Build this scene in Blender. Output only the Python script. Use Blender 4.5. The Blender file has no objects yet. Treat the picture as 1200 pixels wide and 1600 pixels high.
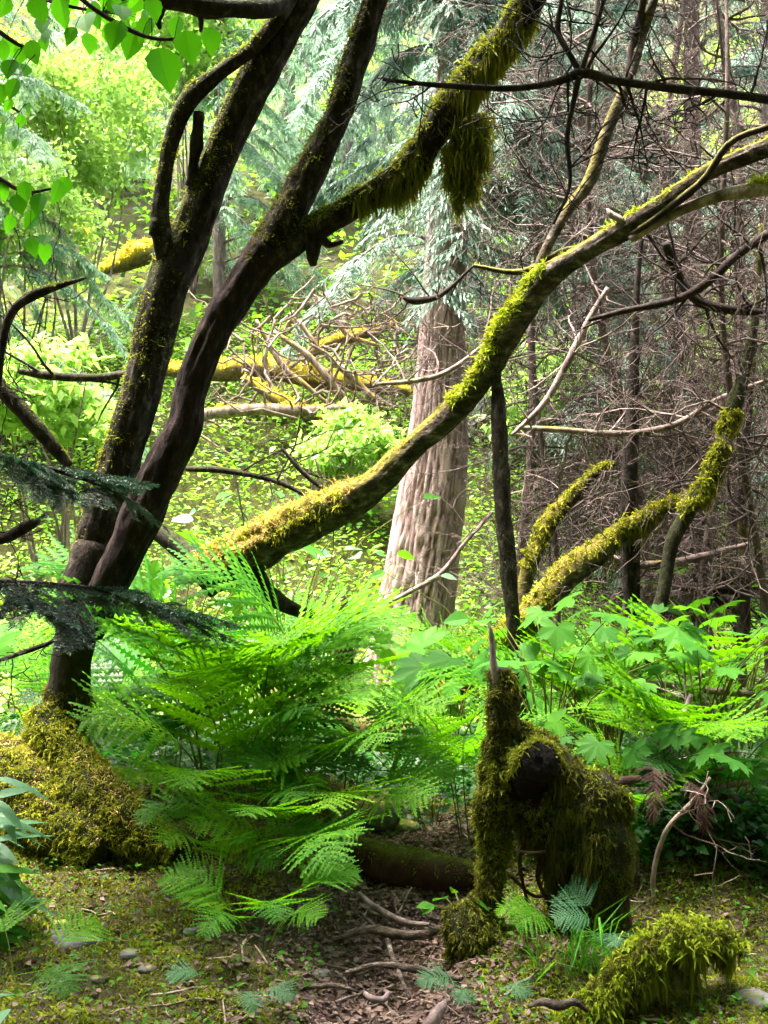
import bpy, math, random
import numpy as np
from mathutils import Vector, Matrix

S = bpy.context.scene
COL = S.collection
R = math.radians

# ------------------------------------------------------------------ camera
FPX = 1716.0                       # focal length in photo pixels (1200 x 1600)
CAM_Z = 1.5
cam = bpy.data.cameras.new('camera')
cam.sensor_fit = 'VERTICAL'
cam.sensor_height = 24.0
cam.lens = 24.0 * FPX / 1600.0
cam.clip_end = 400.0
cam.dof.use_dof = True
cam.dof.focus_distance = 4.8
cam.dof.aperture_fstop = 7.0
camo = bpy.data.objects.new('camera', cam)
camo.location = (0, 0, CAM_Z)
camo.rotation_euler = (R(90), 0, 0)
COL.objects.link(camo)
S.camera = camo

# ------------------------------------------------------------------ sky, sun, exposure
SUN_DIR = Vector((-0.25, 0.08, 1.0)).normalized()       # towards the sun
W = bpy.data.worlds.new('World'); S.world = W; W.use_nodes = True
wn = W.node_tree.nodes; wl = W.node_tree.links
sky = wn.new('ShaderNodeTexSky'); sky.sky_type = 'NISHITA'; sky.sun_disc = False
sky.sun_elevation = math.asin(SUN_DIR.z)
sky.sun_rotation = math.atan2(SUN_DIR.x, SUN_DIR.y)
sky.air_density = 1.0; sky.dust_density = 7.0; sky.ozone_density = 0.3
wl.new(sky.outputs[0], wn['Background'].inputs[0])
wn['Background'].inputs[1].default_value = 0.15
sun = bpy.data.lights.new('sun', 'SUN'); sun.energy = 1.5; sun.angle = R(22); sun.color = (1.0, 0.95, 0.84)
suno = bpy.data.objects.new('sun', sun); COL.objects.link(suno)
suno.rotation_euler = SUN_DIR.to_track_quat('Z', 'Y').to_euler(); suno.location = (0, 0, 30)
vs = S.view_settings
vs.view_transform = 'Standard'; vs.look = 'None'; vs.gamma = 1.0; vs.use_curve_mapping = False
vs.exposure = 3.9
S.cycles.max_bounces = 7; S.cycles.diffuse_bounces = 4; S.cycles.transmission_bounces = 5; S.cycles.transparent_max_bounces = 6
S.cycles.glossy_bounces = 2; S.cycles.sample_clamp_indirect = 6.0

# ------------------------------------------------------------------ helpers: numbers
def vnoise(P, f=1.0, seed=0):
    Q = np.asarray(P, float) * f + seed * 17.31 + 1000.0
    i = np.floor(Q).astype(np.int64); u = Q - i; u = u * u * (3 - 2 * u)
    def h(a, b, c):
        n = (a * 73856093) ^ (b * 19349663) ^ (c * 83492791) ^ (seed * 668265263)
        n = (n ^ (n >> 13)) * 1274126177 & 0x7fffffff
        n = (n ^ (n >> 15)) * 461845907 & 0x7fffffff
        n = n ^ (n >> 16)
        return (n & 0xffff) / 65535.0
    x, y, z = i[..., 0], i[..., 1], i[..., 2]
    ux, uy, uz = u[..., 0], u[..., 1], u[..., 2]
    def lx(yy, zz): return h(x, yy, zz) * (1 - ux) + h(x + 1, yy, zz) * ux
    a = lx(y, z) * (1 - uy) + lx(y + 1, z) * uy
    b = lx(y, z + 1) * (1 - uy) + lx(y + 1, z + 1) * uy
    return (a * (1 - uz) + b * uz) * 2 - 1
def fbm(P, f=1.0, o=3, seed=0):
    r = 0; a = 1.0; t = 0
    for k in range(o):
        r = r + a * vnoise(P, f * 2 ** k, seed + k); t += a; a *= 0.5
    return r / t
def P(px, py, Y):
    return np.array([(px - 600) / FPX * Y, Y, CAM_Z - (py - 800) / FPX * Y])
def poly(pts, dx=0, dy=0, k=1.0):
    """(pixel x, pixel y, depth, radius in pixels) -> (x, y, z, r) in metres"""
    return np.array([list(P(a + dx, b + dy, Y)) + [k * r * Y / FPX] for a, b, Y, r in pts])
def catmull(p, n):
    p = np.asarray(p, float); m = len(p)
    q = np.vstack([2 * p[0] - p[1], p, 2 * p[-1] - p[-2]])
    d = np.r_[0, np.cumsum(np.linalg.norm(np.diff(p[:, :3], axis=0), axis=1))]
    s = np.linspace(0, d[-1], n); k = np.clip(np.searchsorted(d, s, side='right') - 1, 0, m - 2)
    t = ((s - d[k]) / np.maximum(d[k + 1] - d[k], 1e-9))[:, None]
    a, b, c, e = q[k], q[k + 1], q[k + 2], q[k + 3]
    return 0.5 * (2 * b + (c - a) * t + (2 * a - 5 * b + 4 * c - e) * t ** 2 + (3 * b - a - 3 * c + e) * t ** 3)
def unit(v): return v / np.maximum(np.linalg.norm(v, axis=-1, keepdims=True), 1e-9)

# ------------------------------------------------------------------ helpers: meshes
class Geo:
    def __init__(s): s.V = []; s.F = []; s.n = 0; s.A = []
    def add(s, V, F, a=None):
        V = np.asarray(V, float).reshape(-1, 3)
        s.V.append(V); s.A.append(np.zeros(len(V)) if a is None else np.broadcast_to(np.asarray(a, float).ravel(), (len(V),)))
        for f in F:
            if len(f): s.F.append(np.asarray(f, np.int64) + s.n)
        s.n += len(V); return s
    def mesh(s, name, off=None, smooth=True, attr=True):
        V = np.vstack(s.V)
        if off is not None: V = V - np.asarray(off)
        me = bpy.data.meshes.new(name)
        me.vertices.add(len(V)); me.vertices.foreach_set('co', V.astype(np.float32).ravel())
        loops = np.concatenate([f.ravel() for f in s.F]); sizes = np.concatenate([np.full(len(f), f.shape[1]) for f in s.F])
        me.loops.add(len(loops)); me.loops.foreach_set('vertex_index', loops.astype(np.int32))
        me.polygons.add(len(sizes)); me.polygons.foreach_set('loop_start', np.r_[0, np.cumsum(sizes)[:-1]].astype(np.int32))
        me.polygons.foreach_set('use_smooth', np.full(len(sizes), smooth))
        A = np.concatenate(s.A)
        if attr and A.any():
            at = me.attributes.new('moss', 'FLOAT', 'POINT'); at.data.foreach_set('value', A.astype(np.float32))
        me.update(calc_edges=True); me.validate()
        return me

class Tube:
    """a bent, tapering, knobbly stem; keeps its grid so that moss can be grown on it"""
    def __init__(s, pts, n=24, k=12, bump=0.08, f=7.0, ridge=0.0, rf=9.0, seed=0, cap=True, flute=0.0):
        c = catmull(pts, n); C = c[:, :3]; r = np.maximum(c[:, 3], 1e-4)
        T = unit(np.gradient(C, axis=0))
        u = np.cross(T[0], [0, 0, 1.0]);
        if np.linalg.norm(u) < .2: u = np.cross(T[0], [0, 1.0, 0])
        U = np.zeros_like(C); u = u / np.linalg.norm(u)
        for i in range(n):
            u = u - T[i] * u.dot(T[i]); u = u / np.linalg.norm(u); U[i] = u
        B = np.cross(T, U); th = np.linspace(0, 2 * np.pi, k, endpoint=False)
        D = U[:, None] * np.cos(th)[None, :, None] + B[:, None] * np.sin(th)[None, :, None]
        base = C[:, None] + D * r[:, None, None]
        q = 1 + bump * fbm(base, f, 3, seed) * 1.6
        if ridge:
            sl = np.r_[0, np.cumsum(np.linalg.norm(np.diff(C, axis=0), axis=1))]
            Q = np.stack([np.broadcast_to(np.cos(th) * rf, (n, k)), np.broadcast_to(np.sin(th) * rf, (n, k)), np.broadcast_to(sl[:, None] * 3.0, (n, k))], -1)
            q = q + ridge * (0.28 - np.abs(fbm(Q, 1.0, 3, seed + 5)) * 1.6)
        if flute:
            q = q + flute * np.cos(th * 5 + seed)[None] * np.linspace(1, 0, n)[:, None] ** 2
        s.G = C[:, None] + D * (r[:, None] * q)[..., None]; s.D = D; s.C = C; s.r = r; s.T = T; s.n = n; s.k = k; s.cap = cap
        s.V = s.G.reshape(-1, 3)
        i = np.arange(n - 1)[:, None] * k; j = np.arange(k)[None]
        s.F = [np.stack([i + j, i + (j + 1) % k, i + k + (j + 1) % k, i + k + j], -1).reshape(-1, 4)]
        if cap:
            s.V = np.vstack([s.V, C[0] - T[0] * r[0] * .25, C[-1] + T[-1] * r[-1] * .25]); jj = np.arange(k); e = n * k
            s.F.append(np.stack([np.full(k, e), (jj + 1) % k, jj], -1))
            s.F.append(np.stack([np.full(k, e + 1), (n - 1) * k + jj, (n - 1) * k + (jj + 1) % k], -1))
    def attr(s, fn):
        a = fn(s.G, s.D); a = np.clip(a, 0, 1).ravel()
        return np.r_[a, a[0], a[-1]] if s.cap else a
    def sample(s, m, rng, t0=0.0, t1=1.0):
        i = t0 * (s.n - 1) + rng.random(m) * (t1 - t0) * (s.n - 1); i0 = np.clip(i.astype(int), 0, s.n - 2); fi = (i - i0)[:, None]
        j = rng.random(m) * s.k; j0 = j.astype(int) % s.k; j1 = (j0 + 1) % s.k; fj = (j - j.astype(int))[:, None]
        L = lambda A: (A[i0, j0] * (1 - fj) + A[i0, j1] * fj) * (1 - fi) + (A[i0 + 1, j0] * (1 - fj) + A[i0 + 1, j1] * fj) * fi
        return L(s.G), unit(L(s.D)), s.T[i0]

def thin_tubes(polys, k=3):
    g = Geo(); th = np.linspace(0, 2 * np.pi, k, endpoint=False); cs = np.cos(th)[None, :, None]; sn = np.sin(th)[None, :, None]
    for p in polys:
        C = p[:, :3]; n = len(C); T = unit(np.gradient(C, axis=0))
        a = np.array([0.31, 0.52, 0.79]); U = unit(np.cross(T, a)); B = np.cross(T, U)
        V = C[:, None] + (U[:, None] * cs + B[:, None] * sn) * p[:, 3][:, None, None]
        i = np.arange(n - 1)[:, None] * k; j = np.arange(k)[None]
        g.add(V, [np.stack([i + j, i + (j + 1) % k, i + k + (j + 1) % k, i + k + j], -1).reshape(-1, 4)])
    return g

def strands(P0, N, length, width, rng, droop=0.5, spread=0.6, curl=0.3, frill=False):
    """short bent blades: moss tufts, hanging beards, grass"""
    m = len(P0); d = unit(N + spread * rng.normal(size=(m, 3))); L = (length * np.exp(rng.normal(size=m) * .35))[:, None]
    side = unit(np.cross(d, rng.normal(size=(m, 3)))); w = (width * (0.7 + .6 * rng.random(m)))[:, None]
    g = np.array([0, 0, -1.0])
    p1 = P0 + d * L * .5 + g * L * droop * .18 + rng.normal(size=(m, 3)) * L * curl * .15
    d2 = unit(d * (1 - droop) + g * droop * 1.4 + rng.normal(size=(m, 3)) * curl * .5)
    p2 = p1 + d2 * L * .55
    base = P0 - d * L * .08
    V = np.stack([base - side * w * .5, base + side * w * .5, p1 + side * w * .55, p1 - side * w * .55, p2], 1).reshape(-1, 3)
    o = np.arange(m)[:, None] * 5
    F = [o + np.array([[0, 1, 2, 3]]), o + np.array([[3, 2, 4]])]
    return V, F

def leaf_shape(n=6, w=0.5, peak=0.4, fold=0.12, curl=0.15, serr=0.0):
    """one leaf along +x, length 1, with a folded midrib"""
    t = np.linspace(0, 1, n + 1); e = np.where(t < peak, np.sin(t / peak * np.pi / 2) ** .8, np.cos((t - peak) / (1 - peak) * np.pi / 2) ** .9) * w * .5
    if serr: e = e * (1 + serr * (np.arange(n + 1) % 2 - .5))
    e[-1] = 0; z = -curl * t ** 2
    mid = np.stack([t, 0 * t, z], 1); a = np.stack([t - .04 * (e > 0), e, z + fold * e * 2], 1); b = a * [1, -1, 1]
    V = np.vstack([mid, a, b]); i = np.arange(n); q = n + 1
    F = [np.vstack([np.stack([i, i + 1, q + i + 1, q + i], 1), np.stack([i + 1, i, 2 * q + i, 2 * q + i + 1], 1)])]
    return V, F
def palmate(seed=0, lobes=7, fold=.1):
    """lobed, toothed leaf; stalk joins at the origin, tip along +x"""
    rg = np.random.default_rng(seed); pts = []; m = lobes * 10
    for q in range(m + 1):
        a = -2.45 + 4.9 * q / m; ph = (q / m * lobes) % 1.0
        lobe = .66 + .34 * (1 - abs(ph * 2 - 1)) ** .9
        rr = lobe * (0.62 + .38 * math.cos(a / 2.2) ** 2) * (1 + (.06 if q % 2 else -.05)) * (1 + rg.normal() * .02)
        pts.append((rr * math.cos(a), rr * math.sin(a), fold * rr * (abs(ph - .5) - .25) - .22 * rr ** 2))
    V = np.array([(0, 0, 0)] + pts); i = np.arange(1, m + 1)
    return V, [np.stack([0 * i, i, i + 1], 1)]

def frames(d, up):
    x = unit(d); y = unit(np.cross(up, x)); z = np.cross(x, y)
    return np.stack([x, y, z], -1)             # columns
def scatter(base, pos, M, sc):
    V0, F0 = base; m = len(pos); nv = len(V0)
    sc = np.asarray(sc).reshape(m, 1, 1) if np.ndim(sc) else sc
    V = np.einsum('mij,vj->mvi', M, V0) * sc + pos[:, None]
    o = (np.arange(m) * nv)[:, None, None]
    return V.reshape(-1, 3), [(f[None] + o).reshape(-1, f.shape[1]) for f in F0]

# ------------------------------------------------------------------ helpers: scene objects
def tag(o, label=None, cat=None, group=None, kind=None):
    if label: o['label'] = label
    if cat: o['category'] = cat
    if group: o['group'] = group
    if kind: o['kind'] = kind
    return o
def thing(name, label, cat, loc=(0, 0, 0), group=None):
    o = bpy.data.objects.new(name, None); o.empty_display_size = .1; COL.objects.link(o); o.location = tuple(float(c) for c in loc)
    return tag(o, label, cat, group)
def link(name, me, mat, parent=None, kind=None, label=None):
    o = bpy.data.objects.new(name, me); COL.objects.link(o)
    if mat and not me.materials: me.materials.append(mat)
    if parent: o.parent = parent
    return tag(o, label, None, None, kind)
def part(name, geo, mat, parent, kind=None, smooth=True, label=None):
    off = np.zeros(3); q = parent
    while q is not None: off = off + np.array(q.location); q = q.parent
    return link(name, geo.mesh(name, off, smooth), mat, parent, kind, label)
def tube_part(name, t, mat, parent, moss=None, label=None):
    return part(name, Geo().add(t.V, t.F, t.attr(moss) if moss else None), mat, parent, label=label)
def dup(root, loc, rz=0, sc=1.0, label=None, group=None):
    def cp(o, par):
        c = o.copy(); COL.objects.link(c); c.parent = par
        for ch in list(o.children): cp(ch, c)
        return c
    r = cp(root, None); r.location = loc; r.rotation_euler = (0, 0, rz); r.scale = (sc,) * 3
    if label: r['label'] = label
    if group: r['group'] = group
    return r

# ------------------------------------------------------------------ materials
def mat(name):
    m = bpy.data.materials.new(name); m.use_nodes = True; nt = m.node_tree
    return m, nt.nodes, nt.links, nt.nodes['Principled BSDF'], nt.nodes['Material Output']
def ramp(n, cols, pos=None):
    r = n.new('ShaderNodeValToRGB'); e = r.color_ramp.elements
    for i, c in enumerate(cols):
        x = (pos[i] if pos else i / (len(cols) - 1))
        k = e[i] if i < 2 else e.new(x)
        k.position = x; k.color = (*c, 1)
    return r
def noise_tex(n, l, scale, detail=4, rough=.6, vec=None, stretch=None):
    t = n.new('ShaderNodeTexNoise'); t.inputs['Scale'].default_value = scale; t.inputs['Detail'].default_value = detail; t.inputs['Roughness'].default_value = rough
    src = n.new('ShaderNodeNewGeometry').outputs['Position'] if vec is None else vec
    if stretch:
        mp = n.new('ShaderNodeMapping'); mp.inputs['Scale'].default_value = stretch; l.new(src, mp.inputs['Vector']); src = mp.outputs['Vector']
    l.new(src, t.inputs['Vector']); return t
def mixc(n, l, f, a, b):
    x = n.new('ShaderNodeMix'); x.data_type = 'RGBA'
    for s, v in ((x.inputs[0], f), (x.inputs[6], a), (x.inputs[7], b)):
        if hasattr(v, 'is_output'): l.new(v, s)
        elif isinstance(v, (int, float)): s.default_value = v
        else: s.default_value = (*v, 1)
    return x.outputs[2]
def leaf_mat(name, cols, trans, tfac=.45, rough=.5, spec=.35, hue_noise=1.2, objvar=False):
    m, n, l, b, out = mat(name); g = n.new('ShaderNodeNewGeometry')
    nz = noise_tex(n, l, hue_noise, 2); ma = n.new('ShaderNodeMath'); ma.operation = 'MULTIPLY_ADD'; ma.inputs[1].default_value = .55; l.new(g.outputs['Random Per Island'], ma.inputs[0])
    mb = n.new('ShaderNodeMath'); mb.operation = 'MULTIPLY_ADD'; mb.inputs[1].default_value = .9; mb.inputs[2].default_value = -.22; l.new(nz.outputs[0], mb.inputs[0]); l.new(mb.outputs[0], ma.inputs[2])
    oi = n.new('ShaderNodeObjectInfo'); mo = n.new('ShaderNodeMath'); mo.operation = 'MULTIPLY_ADD'; mo.inputs[1].default_value = .6; l.new(oi.outputs['Random'], mo.inputs[0]); l.new(ma.outputs[0], mo.inputs[2])
    ms = n.new('ShaderNodeMath'); ms.operation = 'SUBTRACT'; ms.inputs[1].default_value = .3; l.new(mo.outputs[0], ms.inputs[0])
    r = ramp(n, cols); l.new((ms if objvar else ma).outputs[0], r.inputs[0]); l.new(r.outputs[0], b.inputs['Base Color'])
    b.inputs['Roughness'].default_value = rough; b.inputs['Specular IOR Level'].default_value = spec
    t = n.new('ShaderNodeBsdfTranslucent'); l.new(mixc(n, l, .55, r.outputs[0], trans), t.inputs[0])
    x = n.new('ShaderNodeMixShader'); x.inputs[0].default_value = tfac; l.new(b.outputs[0], x.inputs[1]); l.new(t.outputs[0], x.inputs[2]); l.new(x.outputs[0], out.inputs[0])
    return m
def bark_mat(name, cols, moss=((.05, .06, .012), (.16, .15, .02)), scale=14., stretch=(1, 1, .35), bump=.6, rough=.9, dist=.02):
    m, n, l, b, out = mat(name)
    t = noise_tex(n, l, scale, 6, .68, None, stretch); r = ramp(n, cols, [.33 + .34 * i / (len(cols) - 1) for i in range(len(cols))]); l.new(t.outputs[0], r.inputs[0])
    t2 = noise_tex(n, l, 45., 3, .6); r2 = ramp(n, moss, [.3, .7]); l.new(t2.outputs[0], r2.inputs[0])
    at = n.new('ShaderNodeAttribute'); at.attribute_name = 'moss'
    l.new(mixc(n, l, at.outputs['Fac'], r.outputs[0], r2.outputs[0]), b.inputs['Base Color'])
    b.inputs['Roughness'].default_value = rough; b.inputs['Specular IOR Level'].default_value = .2
    bp = n.new('ShaderNodeBump'); bp.inputs['Strength'].default_value = bump; bp.inputs['Distance'].default_value = dist; l.new(t.outputs[0], bp.inputs['Height']); l.new(bp.outputs[0], b.inputs['Normal'])
    return m

M = {}
M['dark_bark'] = bark_mat('dark_bark', [(.004, .0025, .002), (.011, .007, .005), (.026, .018, .014), (.085, .07, .06)], moss=((.008, .011, .003), (.035, .04, .008)), scale=24, stretch=(1, 1, .5), bump=1., dist=.03)
M['red_bark'] = bark_mat('red_bark', [(.004, .002, .002), (.011, .005, .0045), (.02, .01, .009), (.05, .034, .03)], scale=26, stretch=(1, 1, .4), bump=1., dist=.03)
M['lean_bark'] = bark_mat('lean_bark', [(.012, .008, .006), (.032, .023, .018), (.08, .062, .05), (.24, .2, .18)], moss=((.05, .045, .008), (.2, .16, .02)), scale=22, stretch=(.6, 1, 1), bump=1., dist=.03)
M['pale_bark'] = bark_mat('pale_bark', [(.1, .06, .052), (.3, .205, .18), (.46, .34, .3)], moss=((.3, .17, .015), (.45, .3, .04)), scale=9, stretch=(1.5, 1.5, .3), bump=.8, dist=.03)
M['thicket_twig'] = bark_mat('thicket_twig', [(.035, .024, .022), (.085, .062, .057), (.18, .14, .13)], scale=20)
M['grey_twig'] = bark_mat('grey_twig', [(.06, .042, .042), (.17, .125, .12), (.32, .25, .24)], moss=((.09, .08, .012), (.22, .18, .03)), scale=20)
M['dark_twig'] = bark_mat('dark_twig', [(.008, .005, .005), (.022, .014, .013), (.05, .034, .032)], scale=20)
M['dead_wood'] = bark_mat('dead_wood', [(.07, .05, .04), (.18, .135, .11), (.36, .28, .24)], moss=((.2, .15, .015), (.5, .33, .03)), scale=16)
M['rotten_wood'] = bark_mat('rotten_wood', [(.008, .005, .004), (.03, .014, .009), (.07, .03, .02)], moss=((.04, .05, .01), (.12, .11, .02)), scale=18)
M['black_wood'] = bark_mat('black_wood', [(.002, .0012, .001), (.005, .0032, .0026), (.015, .0105, .009)], scale=40, stretch=(1, 1, 1), bump=1., dist=.03)
M['log_moss_bark'] = bark_mat('log_moss_bark', [(.05, .035, .025), (.12, .09, .06), (.2, .15, .1)], moss=((.4, .32, .03), (.65, .55, .08)), scale=16)
M['moss_gold'] = leaf_mat('moss_gold', [(.04, .048, .004), (.125, .14, .008), (.24, .25, .02), (.34, .31, .04)], (.4, .44, .02), .35, .8, .1, 16.)
M['moss_tan'] = leaf_mat('moss_tan', [(.13, .1, .02), (.3, .22, .05), (.46, .34, .15), (.32, .28, .03)], (.5, .4, .08), .35, .8, .1, 16.)
M['moss_green'] = leaf_mat('moss_green', [(.03, .04, .003), (.085, .11, .006), (.17, .19, .012), (.2, .2, .03)], (.33, .36, .02), .35, .8, .1, 18.)
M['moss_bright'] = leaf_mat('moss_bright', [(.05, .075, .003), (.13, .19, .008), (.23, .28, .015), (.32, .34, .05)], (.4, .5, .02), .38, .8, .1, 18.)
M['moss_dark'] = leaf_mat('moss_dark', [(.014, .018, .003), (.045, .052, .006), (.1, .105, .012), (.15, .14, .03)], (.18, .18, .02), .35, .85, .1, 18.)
M['moss_yellow'] = leaf_mat('moss_yellow', [(.3, .24, .02), (.55, .46, .04), (.75, .66, .12)], (.8, .7, .1), .35, .8, .1, 3.)
M['beard'] = leaf_mat('beard', [(.05, .055, .006), (.11, .115, .012), (.17, .16, .02)], (.42, .4, .03), .5, .8, .1, 5.)
M['fern'] = leaf_mat('fern', [(.01, .065, .002), (.026, .13, .0025), (.068, .21, .003), (.14, .28, .005)], (.2, .56, .003), .5, .6, .15, 1.6, True)
M['fern_shade'] = leaf_mat('fern_shade', [(.004, .035, .002), (.01, .065, .003), (.022, .095, .004)], (.03, .28, .006), .4, .5, .3, 2.)  # fern green darkened, so shade is painted into fronds and undergrowth
M['fern_blue'] = leaf_mat('fern_blue', [(.02, .075, .03), (.035, .11, .042), (.06, .15, .06)], (.06, .26, .06), .3, .6, .2, 2.)
M['fern_stalk'] = bark_mat('fern_stalk', [(.03, .05, .006), (.08, .1, .012), (.13, .12, .02)], scale=30)
M['leaf_alder'] = leaf_mat('leaf_alder', [(.012, .1, .004), (.03, .17, .004), (.06, .24, .006)], (.12, .5, .004), .42, .6, .15, 2., True)
M['leaf_club'] = leaf_mat('leaf_club', [(.012, .065, .006), (.026, .12, .006), (.055, .18, .008)], (.14, .45, .006), .42, .65, .15, 1.8, True)
M['leaf_grey'] = leaf_mat('leaf_grey', [(.045, .12, .055), (.075, .18, .085), (.12, .24, .12)], (.12, .38, .1), .3, .5, .3, 3.)
M['under'] = leaf_mat('under', [(.012, .07, .005), (.05, .19, .007), (.12, .3, .01), (.22, .38, .03), (.33, .45, .14)], (.28, .6, .03), .45, .5, .35, .9)
M['bush'] = leaf_mat('bush', [(.07, .2, .03), (.2, .36, .07), (.42, .55, .2)], (.42, .7, .1), .5, .5, .3, .8)
M['needle_teal'] = leaf_mat('needle_teal', [(.06, .15, .08), (.14, .27, .16), (.25, .4, .25), (.4, .52, .36)], (.34, .56, .28), .4, .55, .3, .6)  # teal needles, paled to stand in for haze over the background
M['needle_blue'] = leaf_mat('needle_blue', [(.06, .12, .085), (.135, .21, .165), (.24, .33, .28)], (.22, .37, .26), .33, .55, .3, .7)
M['needle_dark'] = leaf_mat('needle_dark', [(.012, .034, .02), (.03, .065, .04), (.085, .125, .095)], (.02, .12, .04), .2, .5, .4, 3.)
M['needle_red'] = leaf_mat('needle_red', [(.008, .003, .0015), (.022, .006, .003), (.06, .016, .007)], (.08, .02, .006), .25, .7, .2, 4.)
M['litter'] = leaf_mat('litter', [(.03, .018, .014), (.08, .05, .04), (.16, .105, .088), (.28, .2, .17)], (.16, .09, .05), .15, .7, .25, 5.)
M['grass'] = leaf_mat('grass', [(.02, .11, .006), (.05, .2, .008), (.1, .28, .02)], (.14, .5, .01), .4, .45, .4, 3.)
M['stone'] = bark_mat('stone', [(.035, .032, .036), (.085, .08, .084), (.17, .16, .16)], moss=((.1, .11, .02), (.25, .25, .05)), scale=9, stretch=(1, 1, 1))

def ground_mat():
    m, n, l, b, out = mat('forest_floor')
    big = noise_tex(n, l, 1.6, 5, .65); fine = noise_tex(n, l, 26., 5, .7); speck = noise_tex(n, l, 70., 3, .6)
    dirt = ramp(n, [(.012, .007, .005), (.035, .021, .016), (.085, .055, .045), (.17, .12, .1)], [.3, .45, .6, .75]); l.new(fine.outputs[0], dirt.inputs[0])
    moss = ramp(n, [(.008, .012, .002), (.028, .034, .004), (.08, .09, .008)], [.3, .5, .72]); l.new(speck.outputs[0], moss.inputs[0])
    at = n.new('ShaderNodeAttribute'); at.attribute_name = 'moss'
    ad = n.new('ShaderNodeMath'); ad.operation = 'MULTIPLY_ADD'; ad.inputs[1].default_value = 2.2; ad.inputs[2].default_value = -1.1; l.new(big.outputs[0], ad.inputs[0])
    sm = n.new('ShaderNodeMath'); sm.operation = 'ADD'; sm.use_clamp = True; l.new(ad.outputs[0], sm.inputs[0]); l.new(at.outputs['Fac'], sm.inputs[1])
    l.new(mixc(n, l, sm.outputs[0], dirt.outputs[0], moss.outputs[0]), b.inputs['Base Color'])
    b.inputs['Roughness'].default_value = .92; b.inputs['Specular IOR Level'].default_value = .15
    bp = n.new('ShaderNodeBump'); bp.inputs['Strength'].default_value = .8; bp.inputs['Distance'].default_value = .03; l.new(fine.outputs[0], bp.inputs['Height']); l.new(bp.outputs[0], b.inputs['Normal'])
    return m
M['ground'] = ground_mat()

# ================================================================== THE SETTING
def path_x(y): return np.interp(y, [0, 3.0, 3.6, 4.4, 5.0, 5.8, 7], [-.1, -.02, .05, .1, .16, .0, -.3])
def ground_z(x, y, fine=True):
    x = np.asarray(x, float); y = np.asarray(y, float)
    y0 = 9.3 + 3.2 / (1 + np.exp(-(x - 2.2) * 1.5))
    s = (y - y0); ramp_ = .62 * np.where(s > 3, s, np.where(s < -1.5, 0, (s + 1.5) ** 2 / 9 * 1.5 / 2.25 * 2 if False else np.log1p(np.exp(np.clip(s * 1.6, -20, 20))) / 1.6))
    z = .03 + ramp_ + 1.3 * np.maximum(0, -2.0 - y) + .45 * np.maximum(0, np.abs(x) - 8) + 1.3 * np.maximum(0, np.abs(x) - 3.4) / (1 + np.exp((y - 3.5) * 1.6))  # steep banks behind and beside the camera, added out of view to block skylight
    z = z + .22 * np.exp(-(((x + 1.35) / .55) ** 2 + ((y - 5.1) / .6) ** 2)) + .16 * np.exp(-(((x + .35) / .6) ** 2 + ((y - 5.3) / .5) ** 2))
    z = z + .12 * np.exp(-(((x - 1.0) / .6) ** 2 + ((y - 4.6) / .6) ** 2))
    z = z - .09 * np.exp(-((x - path_x(y)) / .3) ** 2) * (y < 9)
    if fine:
        Q = np.stack([x, y, 0 * x], -1)
        z = z + .11 * np.clip(fbm(Q, 2.3, 2, 21), 0, 1) ** 1.2 * (np.abs(x - path_x(y)) > .22) * (y < 6.5)
        z = z + .10 * fbm(Q, .6, 3, 3) + .075 * fbm(Q, 3.6, 3, 9) + .03 * fbm(Q, 14, 3, 11) * (y < 9)
    return z
def path_mask(x, y): return np.exp(-((x - path_x(y)) / .24) ** 4) / (1 + np.exp((y - 4.75) * 8))
def gp(x, y, dz=0.0): return np.array([x, y, float(ground_z(np.array([x]), np.array([y]))[0]) + dz])

xs = np.unique(np.r_[np.linspace(-60, -8, 22), np.linspace(-8, -2.2, 36), np.linspace(-2.2, 2.2, 150), np.linspace(2.2, 8, 36), np.linspace(8, 60, 22)])
ys = np.unique(np.r_[np.linspace(-16, 2, 26), np.linspace(2.2, 7.5, 150), np.linspace(7.5, 16, 50), np.linspace(16, 90, 45)])
X, Yg = np.meshgrid(xs, ys); Z = ground_z(X, Yg)
g = Geo(); nx, ny = len(xs), len(ys); i = np.arange(ny - 1)[:, None] * nx; j = np.arange(nx - 1)[None]
g.add(np.stack([X, Yg, Z], -1), [np.stack([i + j, i + j + 1, i + nx + j + 1, i + nx + j], -1).reshape(-1, 4)],
      np.clip(.62 - .75 * path_mask(X, Yg) * (Yg < 9) + .3 * (Yg > 8), 0, 1))
o = link('ground', g.mesh('ground'), M['ground'], None, 'structure'); tag(o, 'mossy forest floor rising into a hillside behind the trees', 'ground')

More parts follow.
